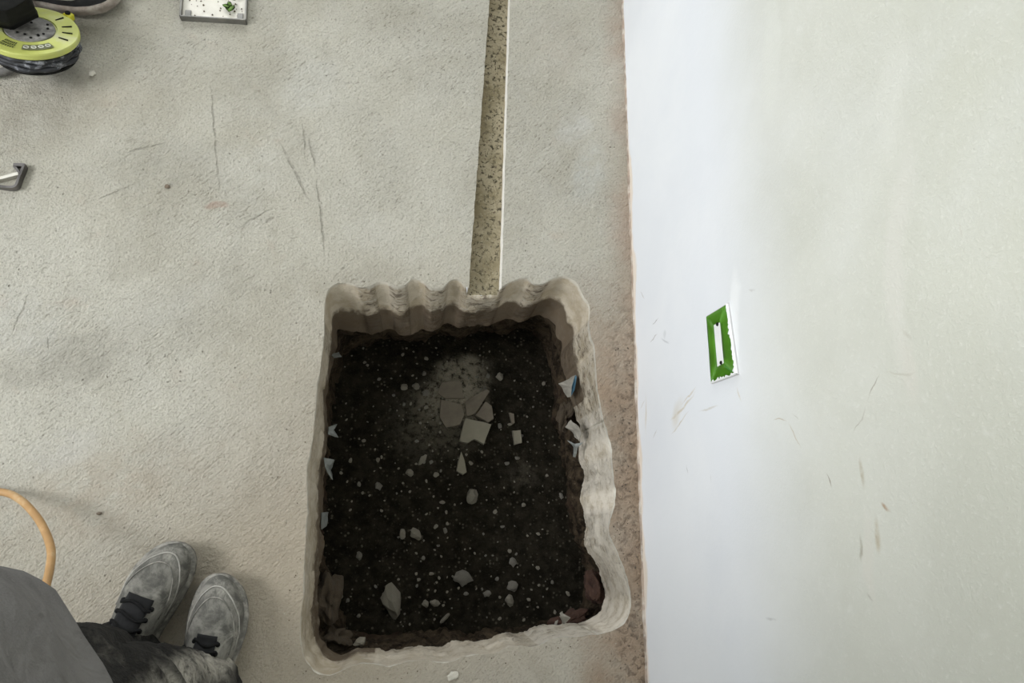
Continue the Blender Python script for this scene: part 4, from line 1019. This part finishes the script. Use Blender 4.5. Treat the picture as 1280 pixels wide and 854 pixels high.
# the photographer, lower left
hd = .24; fwd_ = Vector((math.sin(hd), math.cos(hd), 0))
def back(p, h_, d): return Vector((p.x-math.sin(h_)*d, p.y-math.cos(h_)*d, p.z))
toeL, toeR = at(228, 676, .012), at(289, 717, .012)
aL = back(toeL, .34, .225); aR = back(toeR, .17, .195); aL.z = aR.z = .10
kL = back(at(96, 786, .50), hd, .088); kR = back(at(108, 804, .50), hd, .088)
# the hem of the loose top: circle through three points of its outline
h1, h2_, h3 = at(0, 716, .76), at(92, 772, .76), at(142, 856, .76)
def circle(a, b, c):
    d = 2*(a.x*(b.y-c.y)+b.x*(c.y-a.y)+c.x*(a.y-b.y)); A, B_, Q = a.xy.length_squared, b.xy.length_squared, c.xy.length_squared
    u = Vector(((A*(b.y-c.y)+B_*(c.y-a.y)+Q*(a.y-b.y))/d, (A*(c.x-b.x)+B_*(a.x-c.x)+Q*(b.x-a.x))/d, a.z)); return u, (u-a).length
hc_, hr_ = circle(h1, h2_, h3)
print('PERSON', aL, aR, kL, kR, hc_, hr_)
hipc = Vector((hc_.x-.0, hc_.y-.04, .90)); chest = Vector((hipc.x+.02, hipc.y+.12, 1.24)); neck = Vector((chest.x+.03, chest.y+.08, 1.43)); hdc = Vector((neck.x+.03, neck.y+.07, 1.56))
arms = {'R': (chest+Vector((.18, -.02, .09)), Vector((-.16, -.38, 1.20)), Vector((-.055, -.17, 1.42)), Vector((.25, .9, .35)), Vector((.95, -.2, .0))),
        'L': (chest+Vector((-.17, .06, .09)), chest+Vector((-.29, .02, -.18)), chest+Vector((-.31, .18, -.40)), Vector((0, .35, -.9)), Vector((.2, .9, .35)))}
ph, off, sh_, tr = person('person at lower left in loose grey top, dusty black trousers and plaster-stained lace-up trainers', aL, aR, kL, kR, hipc, chest, neck, hdc, Vector((.55, .45, -.75)), arms, hd,
    [toeL, toeR], [.34, .17], [dict(lace_s=(.36, .66), tongue_w=.58, side=-1), dict(lace_s=(.52, .66), tongue_w=.40, side=1)], 'shirt', 'trouser', (Vector((hc_.x, hc_.y, .76)), hr_, hr_))
# black sock cuff showing under the left trouser leg; seam down the shirt
for nm, pts_, mt in (('sock', [(aL+off+Vector((0, .01, -.03))), (aL+off+Vector((0, .0, .06)))], 'cuff'), ('sock', [(aR+off+Vector((0, .01, -.03))), (aR+off+Vector((0, .0, .06)))], 'cuff')):
    bm = bmesh.new(); tube(bm, pts_, .040, 20); link(nm, bm, M[mt], ph, True)

# the second person: one shoe at the top left edge
t2 = at(158, -3, .012); h2 = 1.50; f2 = Vector((math.sin(h2), math.cos(h2), 0)); s2 = Vector((math.cos(h2), -math.sin(h2), 0))
aR2 = t2-f2*.24+Vector((0, 0, .09)); aL2 = aR2-s2*.24
m2 = (aR2+aL2)/2; m2.z = 0
U = Vector((0, 0, 1))
arms2 = {'R': (m2+s2*.19+U*1.38, m2+s2*.25+U*1.10-f2*.02, m2+s2*.25+U*.86+f2*.08, Vector((0, 0, -1))+f2*.2, f2), 'L': (m2-s2*.19+U*1.38, m2-s2*.25+U*1.10-f2*.02, m2-s2*.25+U*.86+f2*.08, Vector((0, 0, -1))+f2*.2, f2)}
person('person cut off by the top left edge, only a black shoe showing', aL2, aR2, aL2+U*.40+f2*.03, aR2+U*.40+f2*.03, m2+U*.92-f2*.02, m2+U*1.30-f2*.02, m2+U*1.47, m2+U*1.62+f2*.03, f2*.8-U*.4, arms2, h2,
    [aL2+f2*.24-U*.09, t2], [h2, h2], [dict(up_mat='denim', sole_mat='solepink', side=-1), dict(up_mat='denim', sole_mat='solepink', side=1)], 'shirt', 'denim', (m2+U*.86, .19, .15))
